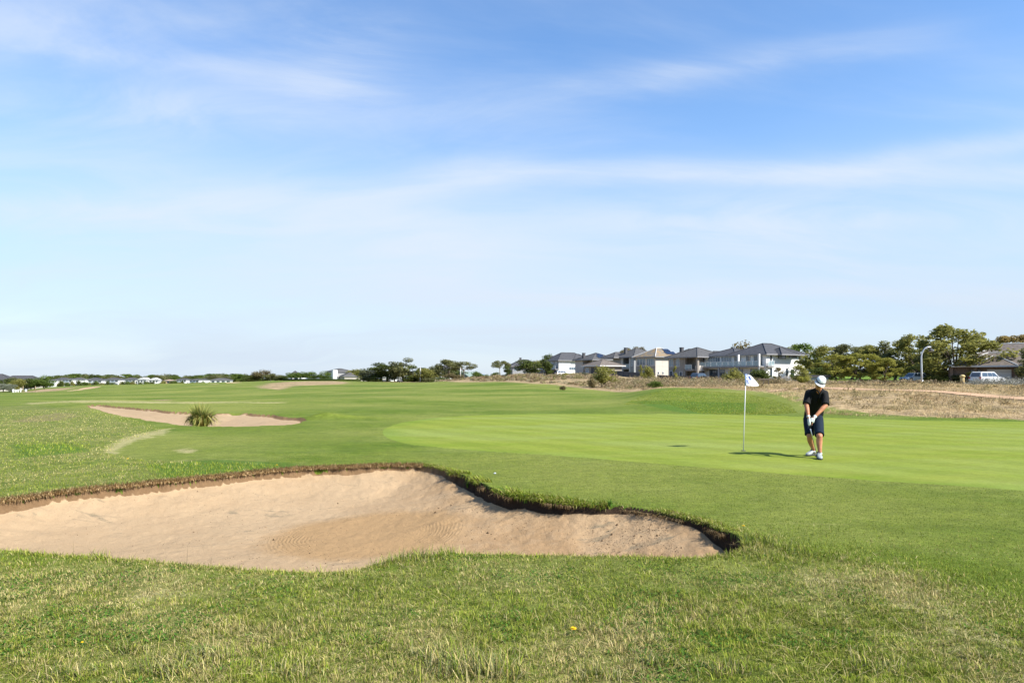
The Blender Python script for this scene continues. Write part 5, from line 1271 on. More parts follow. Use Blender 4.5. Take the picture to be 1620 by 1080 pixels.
# ---------------------------------------------------------------- vehicles and street furniture
def carpaint(name, c):
    m, t = new_mat(name); t.out(t.bsdf(c, .25, None, .5, 0.0, **{'Coat Weight': .6})); return m
CARW, CARS = carpaint('white_car_paint', (.55,.56,.56)), carpaint('silver_car_paint', (.42,.44,.46))
TYRE = paint('tyre_rubber', (.02,.02,.02), .8, .2); RIM = paint('alloy', (.45,.45,.46), .3, .5, .8); REDL = paint('red_lens', (.35,.02,.02), .2, .5); CLEARL = paint('clear_lens', (.6,.6,.58), .15, .6)
def make_car(name, loc, rz, mat, label, L=4.8, Wd=1.9, Ht=1.8, hatch=.0):
    """x forward; lower body, tapering cabin, glass, four wheels, lamps"""
    r = empty(name, loc, rz, label, 'car'); hw = Wd/2; b = Ht*.54
    low = [(-L*.5, .42), (-L*.5+.04, b*.95), (-L*.49, b), (L*.20, b+.02), (L*.42, b-.10), (L*.495, b-.28), (L*.5, .42), (L*.44, .24), (-L*.45, .24)]
    m = MB(); n = len(low)
    secs = [(-hw*.93, .96), (-hw, 1.0), (hw, 1.0), (hw*.93, .96)]
    vs = []
    for (y, k) in ((-hw, .93), (-hw*.97, 1.0), (hw*.97, 1.0), (hw, .93)):
        vs += [(x*(.985 if k < 1 else 1), y, .24 + (z-.24)*k) for x, z in low]
    fs = [tuple(range(n))[::-1], tuple(range(3*n, 4*n))]
    for s_ in range(3): fs += [(s_*n+i, s_*n+(i+1) % n, (s_+1)*n+(i+1) % n, (s_+1)*n+i) for i in range(n)]
    m.add(vs, fs)
    cab = [(-L*.488, b-.02), (-L*.44+hatch, Ht-.10), (-L*.38+hatch, Ht), (L*.05, Ht), (L*.10, Ht-.05), (L*.24, b)]
    nc = len(cab); vs = []
    for sg in (-1, 1):
        for x, z in cab:
            k = (z-b)/(Ht-b); vs.append((x, sg*(hw*.95 - .20*max(0, k)), z))
    m.add(vs, [tuple(range(nc))[::-1], tuple(range(nc, 2*nc))] + [(i, (i+1) % nc, nc+(i+1) % nc, nc+i) for i in range(nc)])
    body = m.build('body', mat, r, False, bevel=.04)
    def side(x, z, sg, off=.012):
        k = (z-b)/(Ht-b); return (x, sg*(hw*.95 - .20*k + off), z)
    zt, zb = Ht-.14, b+.08
    for sg in (-1, 1):
        for q in ([(-L*.455+.10, zb), (-L*.42+.08+hatch, zt), (-L*.22, zt), (-L*.22, zb)], [(-L*.20, zb), (-L*.20, zt), (-L*.045, zt), (-L*.035, zb)], [(-L*.02, zb), (-L*.025, zt), (L*.065, zt), (L*.185, zb)]):
            MB().plate([side(x, z, sg) for x, z in q], Vector((0, sg*.012, 0))).build('side_window', GLASS, r)
        MB().box(L*.40, L*.485, sg*hw*.62-.16, sg*hw*.62+.16, b-.34, b-.22).build('headlight', CLEARL, r)
        MB().box(-L*.505, -L*.46, sg*hw*.84-.10, sg*hw*.84+.10, b-.28, b+.02).build('tail_light', REDL, r)
        MB().box(L*.16, L*.19, sg*(hw+.02)-.07, sg*(hw+.02)+.07, b+.02, b+.16).build('mirror', mat, r, bevel=.02)
        for x in (-L*.30, L*.31):
            t = MB().limb([(x, sg*(hw-.20), .34), (x, sg*(hw+.01), .34)], .345, 20).build('wheel', TYRE, r, True)
            q = MB().limb([(x, sg*(hw+.005), .34), (x, sg*(hw+.025), .34)], .22, 10).build('rim', RIM, t)
    MB().plate([(-L*.493, -hw*.72, zb-.02), (-L*.493, hw*.72, zb-.02), (-L*.447+hatch, hw*.62, zt), (-L*.447+hatch, -hw*.62, zt)], Vector((-.014, 0, 0))).build('rear_window', GLASS, r)
    MB().plate([(L*.225, -hw*.80, b+.06), (L*.225, hw*.80, b+.06), (L*.112, hw*.68, Ht-.10), (L*.112, -hw*.68, Ht-.10)], Vector((.016, 0, .006))).build('windscreen', GLASS, r)
    MB().box(-L*.506, -L*.48, -.28, .28, .62, .74).build('number_plate', WHITE, r); MB().box(L*.488, L*.507, -.45, .45, .42, .60).build('grille', DFRAME, r)
    return r
def at(px, d, dz=0): x = (px-810)/F*d; return (x, d, gz(x, d) + dz)
make_car('parked_car', at(1562, 98, .10), R(18), CARW, 'white wagon parked on the road before the tiled house', 4.9, 1.9, 1.64)
make_car('parked_car', at(1445, 113, .10), R(195), CARS, 'silver hatchback parked below the street trees left of the lamp', 4.3, 1.8, 1.5, .25)
make_car('parked_car', at(890, 196, .1), R(20), CARW, 'small white car before the blank white wall house', 4.4, 1.8, 1.5, .2)
make_car('parked_car', at(1108, 134, .05), R(40), carpaint('dark_car_paint', (.03,.035,.05)), 'dark car under the balcony between taupe and white houses', 4.6, 1.85, 1.5, .1)
def golf_cart(px, d, rz, label):
    r = empty('golf_cart', at(px, d), rz, label, 'golf cart', None); 
    MB().prism([(-1.1,.3),(-1.15,.75),(-.5,.8),(-.45,.5),(.35,.45),(.5,.95),(1.1,.8),(1.2,.35)], 'y', -.58, .58).build('body', DKGREY, r, bevel=.04)
    MB().box(-1.0, .75, -.65, .65, 1.78, 1.86).build('roof', WHITE, r, bevel=.03)
    MB().box(-.75, -.15, -.5, .5, .78, .92).box(-.85, -.7, -.5, .5, .9, 1.3).build('seat', CREAM, r)
    for x in (-.9, .6):
        for y in (-.56, .56): MB().limb([(x, y, .8), (x*.95, y, 1.79)], .03, 6).build('post', WHITE, r)
    MB().plate([(.62,-.54,.95),(.62,.54,.95),(.58,.54,1.75),(.58,-.54,1.75)], Vector((.02,0,0))).build('windscreen', BALGLASS, r)
    for x in (-.8, .8):
        for y in (-.55, .55): MB().limb([(x, y-.09, .22), (x, y+.09, .22)], .22, 12).build('wheel', TYRE, r)
golf_cart(608, 256, R(100), 'left golf cart parked before the dark gums'); golf_cart(632, 258, R(70), 'right golf cart parked below the tallest gum')
# curved street lamp
lx, ly, lz = at(1458.5, 97)
STEEL = paint('galvanised_steel', (.42,.45,.48), .45, .4, .3)
lamp = empty('street_lamp', (lx, ly, lz), R(-6), 'tall pale street lamp with a curved arm before the street trees', 'street lamp')
hh = EYE - (566-HZ)*ly/F - lz; s_ = ly/F
arc = [(0,0,-.1),(-.04,0,hh*.5),(-.08,0,hh)] + [(-.08 + 11*s_*(1-math.cos(a))*.95, 0, hh + 17*s_*math.sin(a)) for a in np.linspace(.2, 1.45, 7)] + [(13.5*s_, 0, hh + 17.2*s_)]
MB().limb(arc, [.13,.12,.11]+[.10]*7+[.09], 10).build('pole', STEEL, lamp, True); MB().limb([(0,0,-.05),(0,0,.5)], .18, 10).build('base_sleeve', STEEL, lamp, True)
MB().limb([(13.2*s_,0,hh+17.4*s_),(13.6*s_,0,hh+14*s_)], .05, 8).limb([(13.5*s_,0,hh+15*s_),(13.5*s_,0,hh+13*s_),(13.8*s_,0,hh+10.5*s_)], [.10,.22,.38], 12).build('lamp_head', DKGREY, lamp, True)
MB().limb([(13.8*s_,0,hh+10.6*s_),(13.85*s_,0,hh+9.8*s_)], [.34,.22], 12).build('lens', CLEARL, lamp, True)
def post(name, px, top, d, rad, mat, label, cat, cap=None, group=None):
    x, y, z = at(px, d); H = EYE - (top-HZ)*d/F - z
    r = empty(name, (x, y, z), 0, label, cat, group)
    MB().limb([(0,0,-.2),(0,0,H*.5),(0,0,H)], [rad*1.1, rad, rad*.9], 10).build('shaft', mat, r, True)
    if cap: MB().limb([(0,0,H),(0,0,H+rad*.8),(0,0,H+rad*1.3)], [rad*cap, rad*cap, rad*.5], 10).build('cap', mat, r, True)
post('utility_pole', 665, 582, 262, .22, TRIM, 'white post standing among the trees right of the golf carts', 'pole', 1.3)
post('utility_pole', 728.5, 582, 268, .16, TRIM, 'thin pale pole left of the green roofed cottage', 'pole', 1.4)
post('utility_pole', 633, 585, 272, .14, TRIM, 'thin pale pole directly behind the right golf cart', 'pole', 1.4)
post('fire_hydrant', 1522.5, 596.5, 92, .26, paint('yellow_paint', (.50,.38,.17), .6), 'short yellow post on the dry verge left of the white wagon', 'post', 1.25)
for i, px in enumerate((21, 25, 28.5, 32.5, 41)): post('bollard', px, 617.6, 215, .30 if i in (0, 4) else .2, WHITE, 'short white bollard below the trees on the far left', 'bollard', 1.15, 'white bollards on the far left')
for px in (36.5, 56): post('marker_post', px, 611, 205, .10, paint('timber', (.25,.19,.11), .8), 'thin timber stake in the dry grass on the far left', 'post', 1.2, 'timber stakes on the far left')
tag(MB().box(*[(v) for v in ((1196-810)/F*92, (1216-810)/F*92, 91.4, 91.6)], gz(36, 92)+.55, gz(36, 92)+.75).box((1197-810)/F*92, (1198.2-810)/F*92, 91.45, 91.55, gz(36, 92)-.1, gz(36, 92)+.55).box((1205-810)/F*92, (1206-810)/F*92, 91.45, 91.55, gz(36, 92)-.1, gz(36, 92)+.55).box((1213-810)/F*92, (1214.2-810)/F*92, 91.45, 91.55, gz(36, 92)-.1, gz(36, 92)+.55).build('bench', paint('weathered_timber', (.10,.08,.06), .9), None, merge=False), 'low dark timber bench on the dry ground behind the golf flag', 'bench')

# ---------------------------------------------------------------- flagstick
def flag_material():
    m, t = new_mat('flag_cloth'); A = t.n('ShaderNodeAttribute', attribute_name='st').outputs['Vector']
    s, v = t.xyz(A)[:2]
    n = t.noise(t.comb(t.m('MULTIPLY', s, 5.5), t.m('ADD', t.m('MULTIPLY', v, 3.2), t.m('MULTIPLY', s, 3.0)), 2.0), 1.0, 3, .6, .5)
    hoist = t.ss(s, .48, .05)
    blue = t.ss(t.m('ADD', n, t.m('MULTIPLY', hoist, .10)), .575, .61)
    blue = t.m('MULTIPLY', blue, t.ss(s, .62, .45))
    c = t.mix(blue, (.68,.68,.70), (.035,.085,.30))
    ds, dv = t.m('MULTIPLY', t.m('SUBTRACT', s, .56), 1.5), t.m('SUBTRACT', v, .42)
    r = t.m('SQRT', t.m('ADD', t.m('MULTIPLY', ds, ds), t.m('MULTIPLY', dv, dv)))
    ring = t.m('SUBTRACT', 1.0, t.ss(t.m('ABSOLUTE', t.m('SUBTRACT', r, .13)), .02, .04))
    c = t.mix(t.m('MULTIPLY', ring, .65), c, (.14,.16,.40))
    bar = t.m('MULTIPLY', t.m('SUBTRACT', 1.0, t.ss(t.m('ABSOLUTE', t.m('SUBTRACT', v, .74)), .05, .07)), t.m('MULTIPLY', t.ss(s, .33, .36), t.ss(s, .66, .62)))
    c = t.mix(t.m('MULTIPLY', bar, t.ss(t.noise(t.comb(t.m('MULTIPLY', s, 30), 0.0, 0.0), 1.0, 1), .42, .5, 0, .6)), c, (.16,.17,.42))
    d = t.bsdf(c, .7, None, .2); tr = t.n('ShaderNodeBsdfTranslucent'); t.put(tr.inputs[0], c)
    mx = t.n('ShaderNodeMixShader'); mx.inputs[0].default_value = .12; t.put(mx.inputs[1], d); t.put(mx.inputs[2], tr.outputs[0]); t.out(mx.outputs[0]); return m
fx, fy = ray(1176, 713.0); fz = gz(fx, fy); FS = fy / F
fs = empty('flagstick', (fx, fy, fz), 0, 'thin white golf flagstick with a blue patterned white flag on the putting green', 'golf flag')
ph = 121 * FS; lean = Vector((4.0 * FS, 0, ph))
STK = paint('white_stick', (.62,.62,.63), .45, .4, var=.04)
MB().limb([(0,0,-.02), lean*.5, lean], [.0105,.010,.0095], 10).build('pole', STK, fs, True)
MB().limb([lean*.85, lean*1.005], [.014,.014], 10).build('flag_sleeve', paint('sleeve', (.30,.40,.62), .7), fs, True)
MB().limb([(0,0,.002),(0,0,.008)], [.054,.054], 20).build('cup', DKGREY, fs, True)
ns, nv = 36, 16; V, ST = [], []
for i in range(ns + 1):
    s = i / ns
    for j in range(nv + 1):
        v = j / nv; topz = -.245 * s**1.9; botz = -.245 - .018 * math.sin(s*2.2)
        zz = botz + (topz - botz) * v
        yy = .022*math.sin(s*9 + v*2.5) * min(1, s*4) + .05*s*(v-.5) + .03 * s * s
        V.append((lean.x + .012 + s*.385 + .02*s*(v-.5), lean.y + yy + s*.30, lean.z + zz)); ST.append((s, v, 0))
Q = np.array([[i*(nv+1)+j, (i+1)*(nv+1)+j, (i+1)*(nv+1)+j+1, i*(nv+1)+j+1] for i in range(ns) for j in range(nv)])
link_mesh('flag', np_mesh('flag', np.array(V), quads=Q, attrs={'st': np.array(ST)}), flag_material(), fs)

# ---------------------------------------------------------------- golfer
def J(px, py, Yd): return Vector(((px-810)/F*Yd, Yd, EYE - (py-HZ)/F*Yd))
def skinmat():
    m, t = new_mat('skin'); o = t.obj(); c = t.mix(t.ss(t.noise(o, 12, 4), .3, .7), (.35,.145,.072), (.46,.205,.11))
    t.out(t.bsdf(c, .55, None, .3, 0.0, **{'Subsurface Weight': .08, 'Subsurface Scale': .02})); return m
def cloth(name, col, bs=25, st=.5):
    m, t = new_mat(name); o = t.obj()
    fold = t.noise(t.scale(o, 1, 1, .45), 7, 3, .5, .8)
    t.out(t.bsdf(t.mix(t.ss(fold, .3, .7), tuple(x*.8 for x in col), tuple(x*1.2 for x in col)), .8, t.bump(t.m('ADD', fold, t.m('MULTIPLY', t.noise(o, 300, 2), .04)), st, .05), .2)); return m
SKIN = skinmat(); SHIRT = cloth('black_jersey', (.005,.0055,.0065)); SHORTS = cloth('navy_twill', (.003,.011,.024)); CAPW = cloth('white_cotton', (.66,.67,.66), st=.15)
SHOEW = paint('white_shoe_leather', (.27,.30,.30), .5, .4, var=.06); SOLE = paint('black_rubber', (.03,.03,.032), .7); GLOVE = paint('white_glove_leather', (.62,.66,.63), .6, .2, var=.05)
pc = J(1288, 722, 13.75)
man = empty('person', (pc.x, pc.y, gz(pc.x, pc.y)), 0, 'person in black shirt, navy shorts and white cap bending over a putter beside the flag', 'person')
off = Vector(man.location)
def PB(): m = MB(); m.M = Matrix.Translation(-off); return m
aR, aL = J(1287.3, 713.0, 14.02), J(1296.9, 716.6, 13.52)
kR, kL = J(1280.8, 690, 13.86), J(1296.6, 690.5, 13.56)
hR, hL = J(1279.0, 661, 14.06), J(1293.8, 661, 13.98)
pel, wai, che, nek = J(1287.3, 655, 14.06), J(1288.6, 645, 14.0), J(1291.6, 629, 13.88), J(1295.2, 613.5, 13.72)
sR, sL = J(1279.6, 620.8, 13.86), J(1304.6, 622, 13.78)
eR, eL = J(1275.6, 640, 13.74), J(1306.0, 641, 13.64)
wR, wL = J(1279.2, 659.5, 13.56), J(1288.2, 660, 13.56)
hd = J(1297.2, 605.0, 13.56)
fw = Vector((-.46, -.72, -.52)).normalized(); rt = fw.cross(Vector((.50, 0, 1))).normalized(); up = rt.cross(fw).normalized()
HM = Matrix((rt, fw, up)).transposed()           # head axes: x right, y forward, z up
def hp(x, y, z): return hd + HM @ Vector((x, y, z))
g0, g1 = J(1284.2, 660.5, 13.53), J(1282.0, 675.5, 13.50)          # grip of the putter
ga = (g1 - g0).normalized()
b = PB()
b.loft([(pel.x, pel.y, pel.z-.06, .15, .11), (pel.x, pel.y, pel.z, .165, .115), (wai.x, wai.y, wai.z, .155, .11), (che.x, che.y, che.z, .175, .11), ((sR.x+sL.x)/2, (sR.y+sL.y)/2, nek.z-.07, .17, .09), (nek.x, nek.y, nek.z-.02, .075, .065)], 20)
b.limb([nek - Vector((0, -.02, .06)), nek.lerp(hp(0, -.02, -.06), .5), hp(0, -.015, -.05)], [.066, .058, .055], 14, round_=True)
for s_, e_, w_ in ((sR, eR, wR), (sL, eL, wL)):
    b.limb([s_, s_.lerp(e_, .4), e_], [.058, .052, .043], 14, round_=True)
    d_ = (w_ - e_); b.limb([e_, e_ + d_*.28, e_ + d_*.7, w_, w_ + d_.normalized()*.03], [.043, .0455, .034, .027, .028], 14, round_=True)
for h_, k_, a_ in ((hR, kR, aR), (hL, kL, aL)):
    b.limb([h_, h_.lerp(k_, .5), k_], [.088, .074, .057], 14, round_=True)
    d_ = a_ - k_; bk = Vector((0, .018, 0))
    b.limb([k_, k_ + d_*.25 + bk, k_ + d_*.45 + bk*.8, k_ + d_*.78, a_, a_ - Vector((0, 0, .03))], [.055, .060, .055, .039, .036, .037], 14, round_=True)
b.ball(hp(0, -.01, .03), .097, (.82, 1.02, 1.0), 18, 12, HM); b.ball(hp(0, .022, -.035), .078, (.82, .92, 1.05), 16, 10, HM)
b.ball(hp(0, .062, -.090), .032, (1.1, .9, .8), 12, 8, HM); b.ball(hp(0, .103, -.022), .0155, (.85, 1.1, 1.0), 10, 8, HM)
b.limb([hp(0, .082, .018), hp(0, .108, -.020)], [.010, .013], 8, round_=True)
b.limb([hp(-.042, .078, .022), hp(0, .088, .026), hp(.042, .078, .022)], [.012, .013, .012], 8, round_=True)
for sg in (-1, 1):
    b.ball(hp(sg*.080, -.012, -.012), .032, (.32, .62, 1.0), 10, 8, HM); b.ball(hp(sg*.045, .062, -.03), .026, (1, .8, .9), 10, 8, HM)
def grip_hand(mb, t0, wrist, side, scale=1.0, fingers=range(4)):
    """fingers wrap round the grip axis; side = direction from grip towards the palm"""
    sd = (side - ga*side.dot(ga)).normalized(); cr = ga.cross(sd)
    c0 = g0 + ga*t0
    for i in fingers:
        c = c0 + ga*(.020*i); r = .0235; ln = (1.9, 2.15, 2.1, 1.7)[i]
        pts = [c + sd*.034 + cr*-.012] + [c + sd*(r*math.cos(a)) - cr*(-1)*(r*math.sin(a)) for a in np.linspace(.35, 1.6 + ln, 7)]
        mb.limb(pts, [.0105, .010, .0098, .0092, .009, .0086, .008, .0072], 8, round_=True)
def palm(mb, t0, wrist, side):
    sd = (side - ga*side.dot(ga)).normalized(); cr = ga.cross(sd); c0 = g0 + ga*(t0 + .030)
    pc_ = c0 + sd*.034
    mb.limb([wrist, wrist.lerp(pc_ - ga*.02, .6), pc_ - ga*.012, pc_ + ga*.024], [.030, .036, .040, .034], 12, .62, up=cr, round_=True)
    mb.limb([wrist.lerp(pc_, .45) + cr*.020, c0 - sd*.004 + cr*.022 - ga*.005, c0 - sd*.016 + cr*.010 + ga*.035], [.014, .012, .009], 8, round_=True)
sideR = (wR - g0).normalized(); sideL = (wL - g0).normalized()
# right hand low on the grip with bare fingers, left hand above it
grip_hand(b, .085, wR, Vector((-1, .15, 0)))
body = b.build('body', SKIN, man, remesh=.0075, sm=3)
gl = PB(); palm(gl, .02, wL, Vector((1, .1, 0))); grip_hand(gl, .015, wL, Vector((1, .1, 0))); gl.limb([wL.lerp(eL, .12), wL], [.034, .034], 12)
gl.build('glove', GLOVE, man, remesh=.006, sm=2)
gr = PB(); palm(gr, .070, wR, Vector((-1, .15, 0))); gr.limb([wR.lerp(eR, .10), wR], [.034, .034], 12)
c_ = g0 + ga*.10; gr.limb([wR, c_ + Vector((-.035, 0, 0)), c_ + Vector((-.03, 0, 0)) + ga*.03], [.034, .041, .034], 12, .6, up=(0, 1, 0), round_=True)
gr.build('glove', GLOVE, man, remesh=.006, sm=2)
tb = PB(); st_ = g0 + ga*.03 + Vector((.05, -.03, -.01)); tb.ball(wL + Vector((0, -.036, -.004)), .012, (1, .4, .8)); tb.build('glove_tab', SOLE, man)
# shirt
s = PB(); sc = ((sR.x+sL.x)/2, (sR.y+sL.y)/2)
s.loft([(pel.x, pel.y, pel.z-.035, .192, .145), (pel.x, pel.y-.005, pel.z+.02, .190, .145), (wai.x, wai.y-.012, wai.z, .182, .142), (wai.x*.5+che.x*.5, wai.y*.5+che.y*.5-.01, (wai.z+che.z)/2, .184, .140), (che.x, che.y, che.z, .198, .135), (sc[0], sc[1]+.005, nek.z-.10, .195, .118), (sc[0], sc[1], nek.z-.055, .16, .10), (nek.x*.7+sc[0]*.3, nek.y*.7+sc[1]*.3, nek.z-.025, .115, .085), (nek.x, nek.y+.005, nek.z-.005, .078, .072)], 24)
for a0, a1 in ((sR, eR), (sL, eL)):
    d_ = (a1 - a0); s.limb([a0 - d_*.04 + Vector((0, 0, .005)), a0 + d_*.4, a0 + d_*.80, a0 + d_*.95], [.070, .076, .076, .079], 16)
    s.ball(a0 + Vector((0, 0, -.008)), .074); s.limb([nek - Vector((0, -.01, .045)), nek.lerp(a0, .5) - Vector((0, 0, .03)), a0 - Vector((0, 0, .012))], [.060, .068, .068], 14)
s.build('shirt', SHIRT, man, remesh=.010, sm=5)
k = PB()
ctr = nek + Vector((0, .004, -.042)); pts = []
for a in np.linspace(-2.5, 2.5, 15):
    pts.append(ctr + Vector((math.sin(a)*.074, math.cos(a)*.068, .012 + .026*math.cos(a))))
k.limb([pts[0] + Vector((.03, -.03, -.06))] + pts + [pts[-1] + Vector((-.03, -.03, -.06))], [.012] + [.016]*15 + [.012], 8, 1.0, round_=True); k.build('collar', SHIRT, man, True)
bt = PB(); bt.limb([ctr + Vector((-.012, -.100, -.075)), wai.lerp(che, .65) + Vector((-.02, -.150, 0))], .012, 8, .5); bt.build('button_placket', SHIRT, man, True)
# shorts
s = PB()
s.loft([(pel.x-.01, pel.y, pel.z+.03, .172, .135), (pel.x-.012, pel.y+.008, pel.z-.05, .182, .142), (pel.x-.012, pel.y+.006, pel.z-.12, .172, .130), (pel.x, pel.y, pel.z-.17, .14, .10)], 22)
for h_, k_ in ((hR, kR), (hL, kL)):
    d_ = k_ - h_; ox = Vector((-.004 if h_ is hR else .004, 0, 0))
    s.limb([h_ + ox, h_ + d_*.35 + ox, h_ + d_*.7, h_ + d_*.92], [.100, .098, .091, .092], 18)
s.build('shorts', SHORTS, man, remesh=.010, sm=4)
# socks and shoes
def shoe(heel, toe, ank):
    hv, tv = Vector(heel), Vector(toe); d_ = Vector((tv.x-hv.x, tv.y-hv.y, 0)); an = math.atan2(d_.y, d_.x); z0 = gz(hv.x, hv.y)
    Mx = Matrix.Translation(-off) @ Matrix.Translation(Vector((hv.x, hv.y, z0))) @ Matrix.Rotation(an, 4, 'Z')
    so = MB(); so.M = Matrix.Translation(-off); so.limb([ank - Vector((0, 0, .04)), ank + Vector((0, 0, .012))], [.042, .041], 14); so.build('sock', CAPW, man, True)
    m = MB(); m.M = Mx
    m.loft([(t, 0, .018 + h/2, w_, h/2) for t, h, w_ in ((-.012,.05,.018),(0,.085,.034),(.035,.105,.041),(.08,.112,.043),(.12,.098,.042),(.17,.076,.045),(.22,.060,.049),(.26,.048,.044),(.285,.036,.032),(.298,.018,.014))], 18, (0,1,0), (0,0,1), 2.5)
    sh = m.build('shoe', SHOEW, man, True)
    m = MB(); m.M = Mx
    m.loft([(t, 0, .012, w_, .012) for t, w_ in ((-.018,.022),(0,.037),(.06,.044),(.13,.042),(.22,.051),(.27,.044),(.303,.018))], 14, (0,1,0), (0,0,1), 3.5); m.build('sole', SOLE, sh, True)
    m = MB(); m.M = Mx
    m.loft([(.004, 0, .118, .036, .016), (.05, 0, .128, .040, .012), (.095, 0, .118, .036, .018), (.115, 0, .108, .030, .014)], 12, (0,1,0), (0,0,1)); m.limb([(.10,.030,.105),(.14,.0,.108),(.10,-.030,.105)], .006, 6); m.limb([(.13,.034,.090),(.165,.0,.092),(.13,-.034,.090)], .006, 6)
    for sg in (-1, 1): m.limb([(.05, sg*.043, .055),(.10, sg*.045, .075),(.15, sg*.046, .045)], .011, 6)
    m.build('laces', SOLE, sh, True)
gR = (aR.x + .045, aR.y + .05); gL = (aL.x + .0, aL.y + .06)
tR = Vector((gR[0] - .24, gR[1] - .17, 0)); tL = Vector((gL[0] - .085, gL[1] - .28, 0))
shoe((*gR, 0), tR, aR); shoe((*gL, 0), tL, aL)
# head details and cap
for sg in (-1, 1):
    e = PB(); e.ball(hp(sg*.031, .078, .002), .011, (1, .6, .7), 10, 8, HM); e.build('eye', paint('eye_white', (.35,.33,.30), .3), man, True)
mo = PB(); mo.limb([hp(-.022, .090, -.062), hp(0, .098, -.061), hp(.022, .090, -.062)], [.004, .006, .004], 8, round_=True); mo.build('mouth', paint('lip', (.24,.09,.07), .5), man, True)
ha = PB(); ha.ball(hp(0, -.025, .005), .095, (.86, .98, .85), 16, 10, HM); ha.build('hair', paint('grey_brown_hair', (.06,.05,.042), .7), man, True)
cp = PB(); vs, fs2 = [], []; nA, nB = 28, 9
for i in range(nB + 1):
    th = (math.pi/2) * i / nB
    for q in range(nA):
        a = 2*math.pi*q/nA; r = math.cos(th)**.75 if i < nB else 0.0
        vs.append(hp(.093*r*math.cos(a), -.008 + .113*r*math.sin(a), .034 + .098*math.sin(th)))
for i in range(nB):
    for q in range(nA): fs2.append((i*nA+q, i*nA+(q+1) % nA, (i+1)*nA+(q+1) % nA, (i+1)*nA+q))
fs2.append(tuple(range(nA))[::-1]); cp.add(vs, fs2)
capo = cp.build('cap', CAPW, man, True)
br = PB(); vs = []
for lay in (0, .006):
    for j, rr in enumerate((.99, 1.2, 1.4, 1.54)):
        for a in np.linspace(math.radians(22), math.radians(158), 17):
            ext = 1 + (rr - 1) * math.sin(a)**.8
            vs.append(hp(.094*ext*math.cos(a)*(.96 if j == 3 else 1), -.008 + .113*ext*math.sin(a), .036 - .035*(rr-1) - .022*abs(math.cos(a))*(rr-.9) + lay))
f3 = []
for lay in (0, 1):
    o = lay*68
    for j in range(3):
        for q in range(16): f3.append((o+j*17+q, o+j*17+q+1, o+(j+1)*17+q+1, o+(j+1)*17+q))
for q in range(16): f3 += [(51+q, 51+q+1, 68+51+q+1, 68+51+q), (q, q+1, 68+q+1, 68+q)]
for j in range(3):
    for q in (0, 16): f3.append((j*17+q, (j+1)*17+q, 68+(j+1)*17+q, 68+j*17+q))
br.add(vs, f3); br.build('brim', CAPW, capo, True)
bd = PB(); bd.limb([hp(.0965*math.cos(a), -.008 + .117*math.sin(a), .052) for a in np.linspace(math.radians(12), math.radians(168), 15)], .0085, 6); bd.build('band', SOLE, capo, True)
bd = PB(); bd.ball(hp(0, -.008, .134), .009); bd.build('button', CAPW, capo, True)
# putter
pt_head = Vector(((1292.0-810)/F*13.80, 13.80, gz((1292.0-810)/F*13.80, 13.80) + .03))
put = empty('putter', (pt_head.x, pt_head.y, pt_head.z - .03), 0, 'steel putter held in both hands of the person', 'golf club')
o2 = Vector(put.location)
def QB(): m = MB(); m.M = Matrix.Translation(-o2); return m
QB().limb([g0 - ga*.02, g1 + ga*.03], [.014, .012], 10).build('grip', SOLE, put, True)
CHROME = paint('chrome', (.55,.56,.58), .2, .5, .9)
QB().limb([g1 + ga*.02, pt_head + Vector((0, 0, .01))], [.0095, .008], 8).build('shaft', CHROME, put, True)
QB().box(pt_head.x-.015, pt_head.x+.02, pt_head.y-.06, pt_head.y+.05, pt_head.z-.028, pt_head.z-.002).build('head', CHROME, put, bevel=.004)

def ray2(px, py, d0=6.5):
    d = np.linspace(d0, 16, 3000); u, v = (px - 810) / F, (py - HZ) / F
    k = int(np.argmax(EYE - v*d <= ground_z(u*d, d))); return u*d[k], d[k]
# ---------------------------------------------------------------- small things on the grass
bx, by = ray(783, 750); sc_ = MB(); sc_.ball((0, 0, 0), .017, (1.3, .8, .7), 10, 7); g_ = np.random.default_rng(3); sc_.v = [tuple(Vector(q) * (1 + g_.normal(0, .14))) for q in sc_.v]
o = sc_.build('paper_scrap', paint('pale_paper', (.46,.50,.54), .7), None, merge=False); o.location = (bx, by, gz(bx, by) + .018)
tag(o, 'tiny pale scrap lying on the grass behind the shaded bunker lip', 'litter')
p0, p1 = J(750.5, 770.5, 10.45), J(767, 757.5, 10.75)
tag(MB().limb([p0, p1], .008, 8).build('rake_handle', paint('blue_fibreglass', (.05,.16,.26), .4), None, True), 'thin blue stick poking over the shaded bunker lip', 'stick')
YEL = paint('dandelion_yellow', (.75,.50,.01), .6); STEM = paint('flower_stem', (.10,.16,.04), .7)
def dandelion(px, py, rad, hgt, label):
    x, y = ray(px, py); r = empty('dandelion', (x, y, gz(x, y)), 0, label, 'flower')
    MB().limb([(0,0,-.01),(.004,0,hgt*.5),(0,0,hgt)], [.0025,.0022,.002], 6).build('stem', STEM, r, True)
    m = MB()
    for ring, (n_, rr, zz) in enumerate(((16, 1.0, 0), (13, .75, .25), (9, .45, .4))):
        for q in range(n_):
            a = 6.283*q/n_ + ring*.3; c, s_ = math.cos(a), math.sin(a); w_ = rad*.17
            m.plate([(-s_*w_*.5, c*w_*.5, hgt+zz*rad*.5), (s_*w_*.5, -c*w_*.5, hgt+zz*rad*.5), (c*rad*rr+s_*w_, s_*rad*rr-c*w_, hgt+rad*(.15+zz*.9)), (c*rad*rr-s_*w_, s_*rad*rr+c*w_, hgt+rad*(.15+zz*.9))], Vector((0,0,.0012)))
    m.build('petals', YEL, r)
dandelion(907, 1006, .020, .045, 'yellow dandelion in the foreground rough')
dandelion(1176, 838, .016, .035, 'yellow dandelion at the right tip of the bunker')
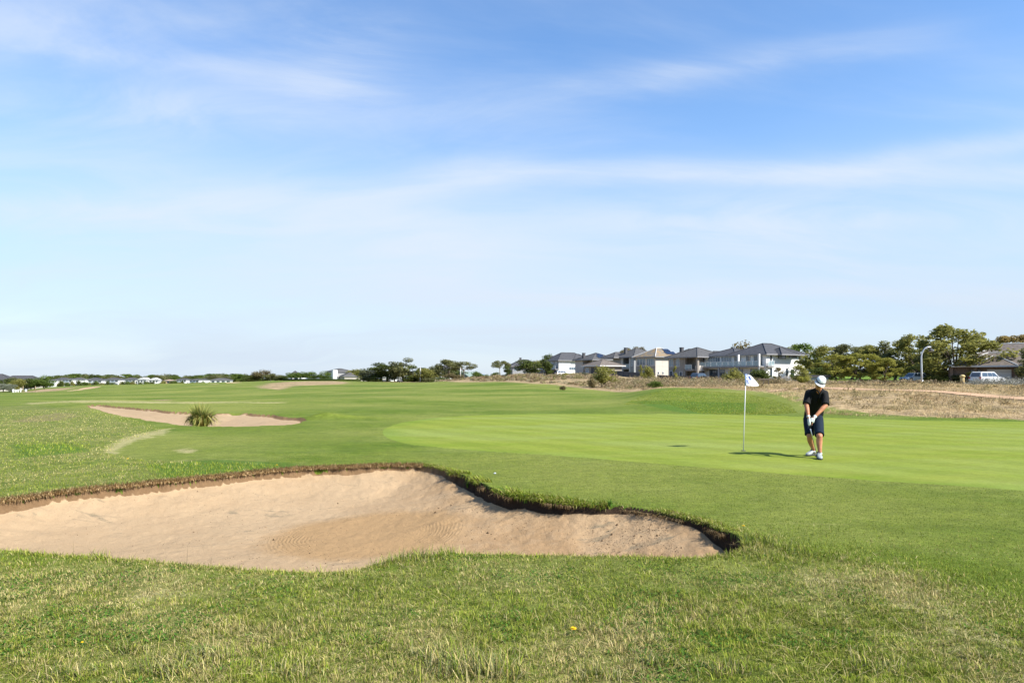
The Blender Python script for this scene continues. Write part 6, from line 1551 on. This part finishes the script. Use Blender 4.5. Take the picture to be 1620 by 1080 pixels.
dandelion(202, 729, .022, .04, 'yellow dandelion on the bank above the brown thatch')
dandelion(438, 738, .018, .03, 'tiny yellow dandelion at the upper lip of the bunker')
dandelion(130, 1024, .008, .03, 'tiny yellow flower in the lower left rough')
def weed(px, py, n_, L0, L1, wd, label, seed, dz=0.0, dd=0.0):
    x, y = ray2(px, py) if 700 < px else ray(px, py); y += dd; g = np.random.default_rng(seed); az = g.uniform(0, 6.28, n_)
    P = np.column_stack([x + g.normal(0, .012, n_), y + g.normal(0, .012, n_), np.full(n_, gz(x, y) - .005 + dz)])
    c = np.array([[.07,.15,.02],[.11,.19,.03],[.05,.11,.02]])[g.integers(0, 3, n_)]
    tag(blade_mesh('weed', P, g.uniform(L0, L1, n_), g.uniform(wd*.7, wd, n_), az, np.abs(g.normal(.6, .35, n_)), c, M_BLADE, .4), label, 'weed')
weed(497, 906, 16, .06, .17, .016, 'leafy weed with a stalk at the near edge of the sand', 1)
weed(157, 884, 14, .05, .12, .016, 'small leafy weed at the near edge on the left', 2)
weed(58, 874, 12, .05, .10, .018, 'low broad leaved weed on the far left of the near edge', 3)
weed(740, 771, 40, .05, .14, .010, 'bright grass clod lying on the sand below the shaded lip', 4)
weed(966, 806, 16, .05, .11, .022, 'bright leafy weed growing from the shaded bunker wall', 5, dz=.05)
weed(832, 797, 22, .08, .20, .010, 'hanging root tuft under the middle of the shaded lip', 6, dz=.02)
def stalks():
    g = np.random.default_rng(8); P = []
    for px in (70, 112, 145, 162, 204, 230, 296, 334, 355, 388, 403, 440, 470, 540): P.append((*ray(px + g.uniform(-4, 4), 884 if px < 200 else 900), 0))
    P = np.array(P); P[:, 2] = ground_z(P[:, 0], P[:, 1]); n_ = len(P)
    tag(blade_mesh('seed_stalks', P, g.uniform(.10, .20, n_), np.full(n_, .0035), g.uniform(0, 6.28, n_), np.abs(g.normal(.25, .2, n_)), np.tile([.16,.14,.07], (n_, 1)), M_BLADE), 'thin dry seed stalks along the near edge against the sand', 'grass', kind='stuff')
stalks()
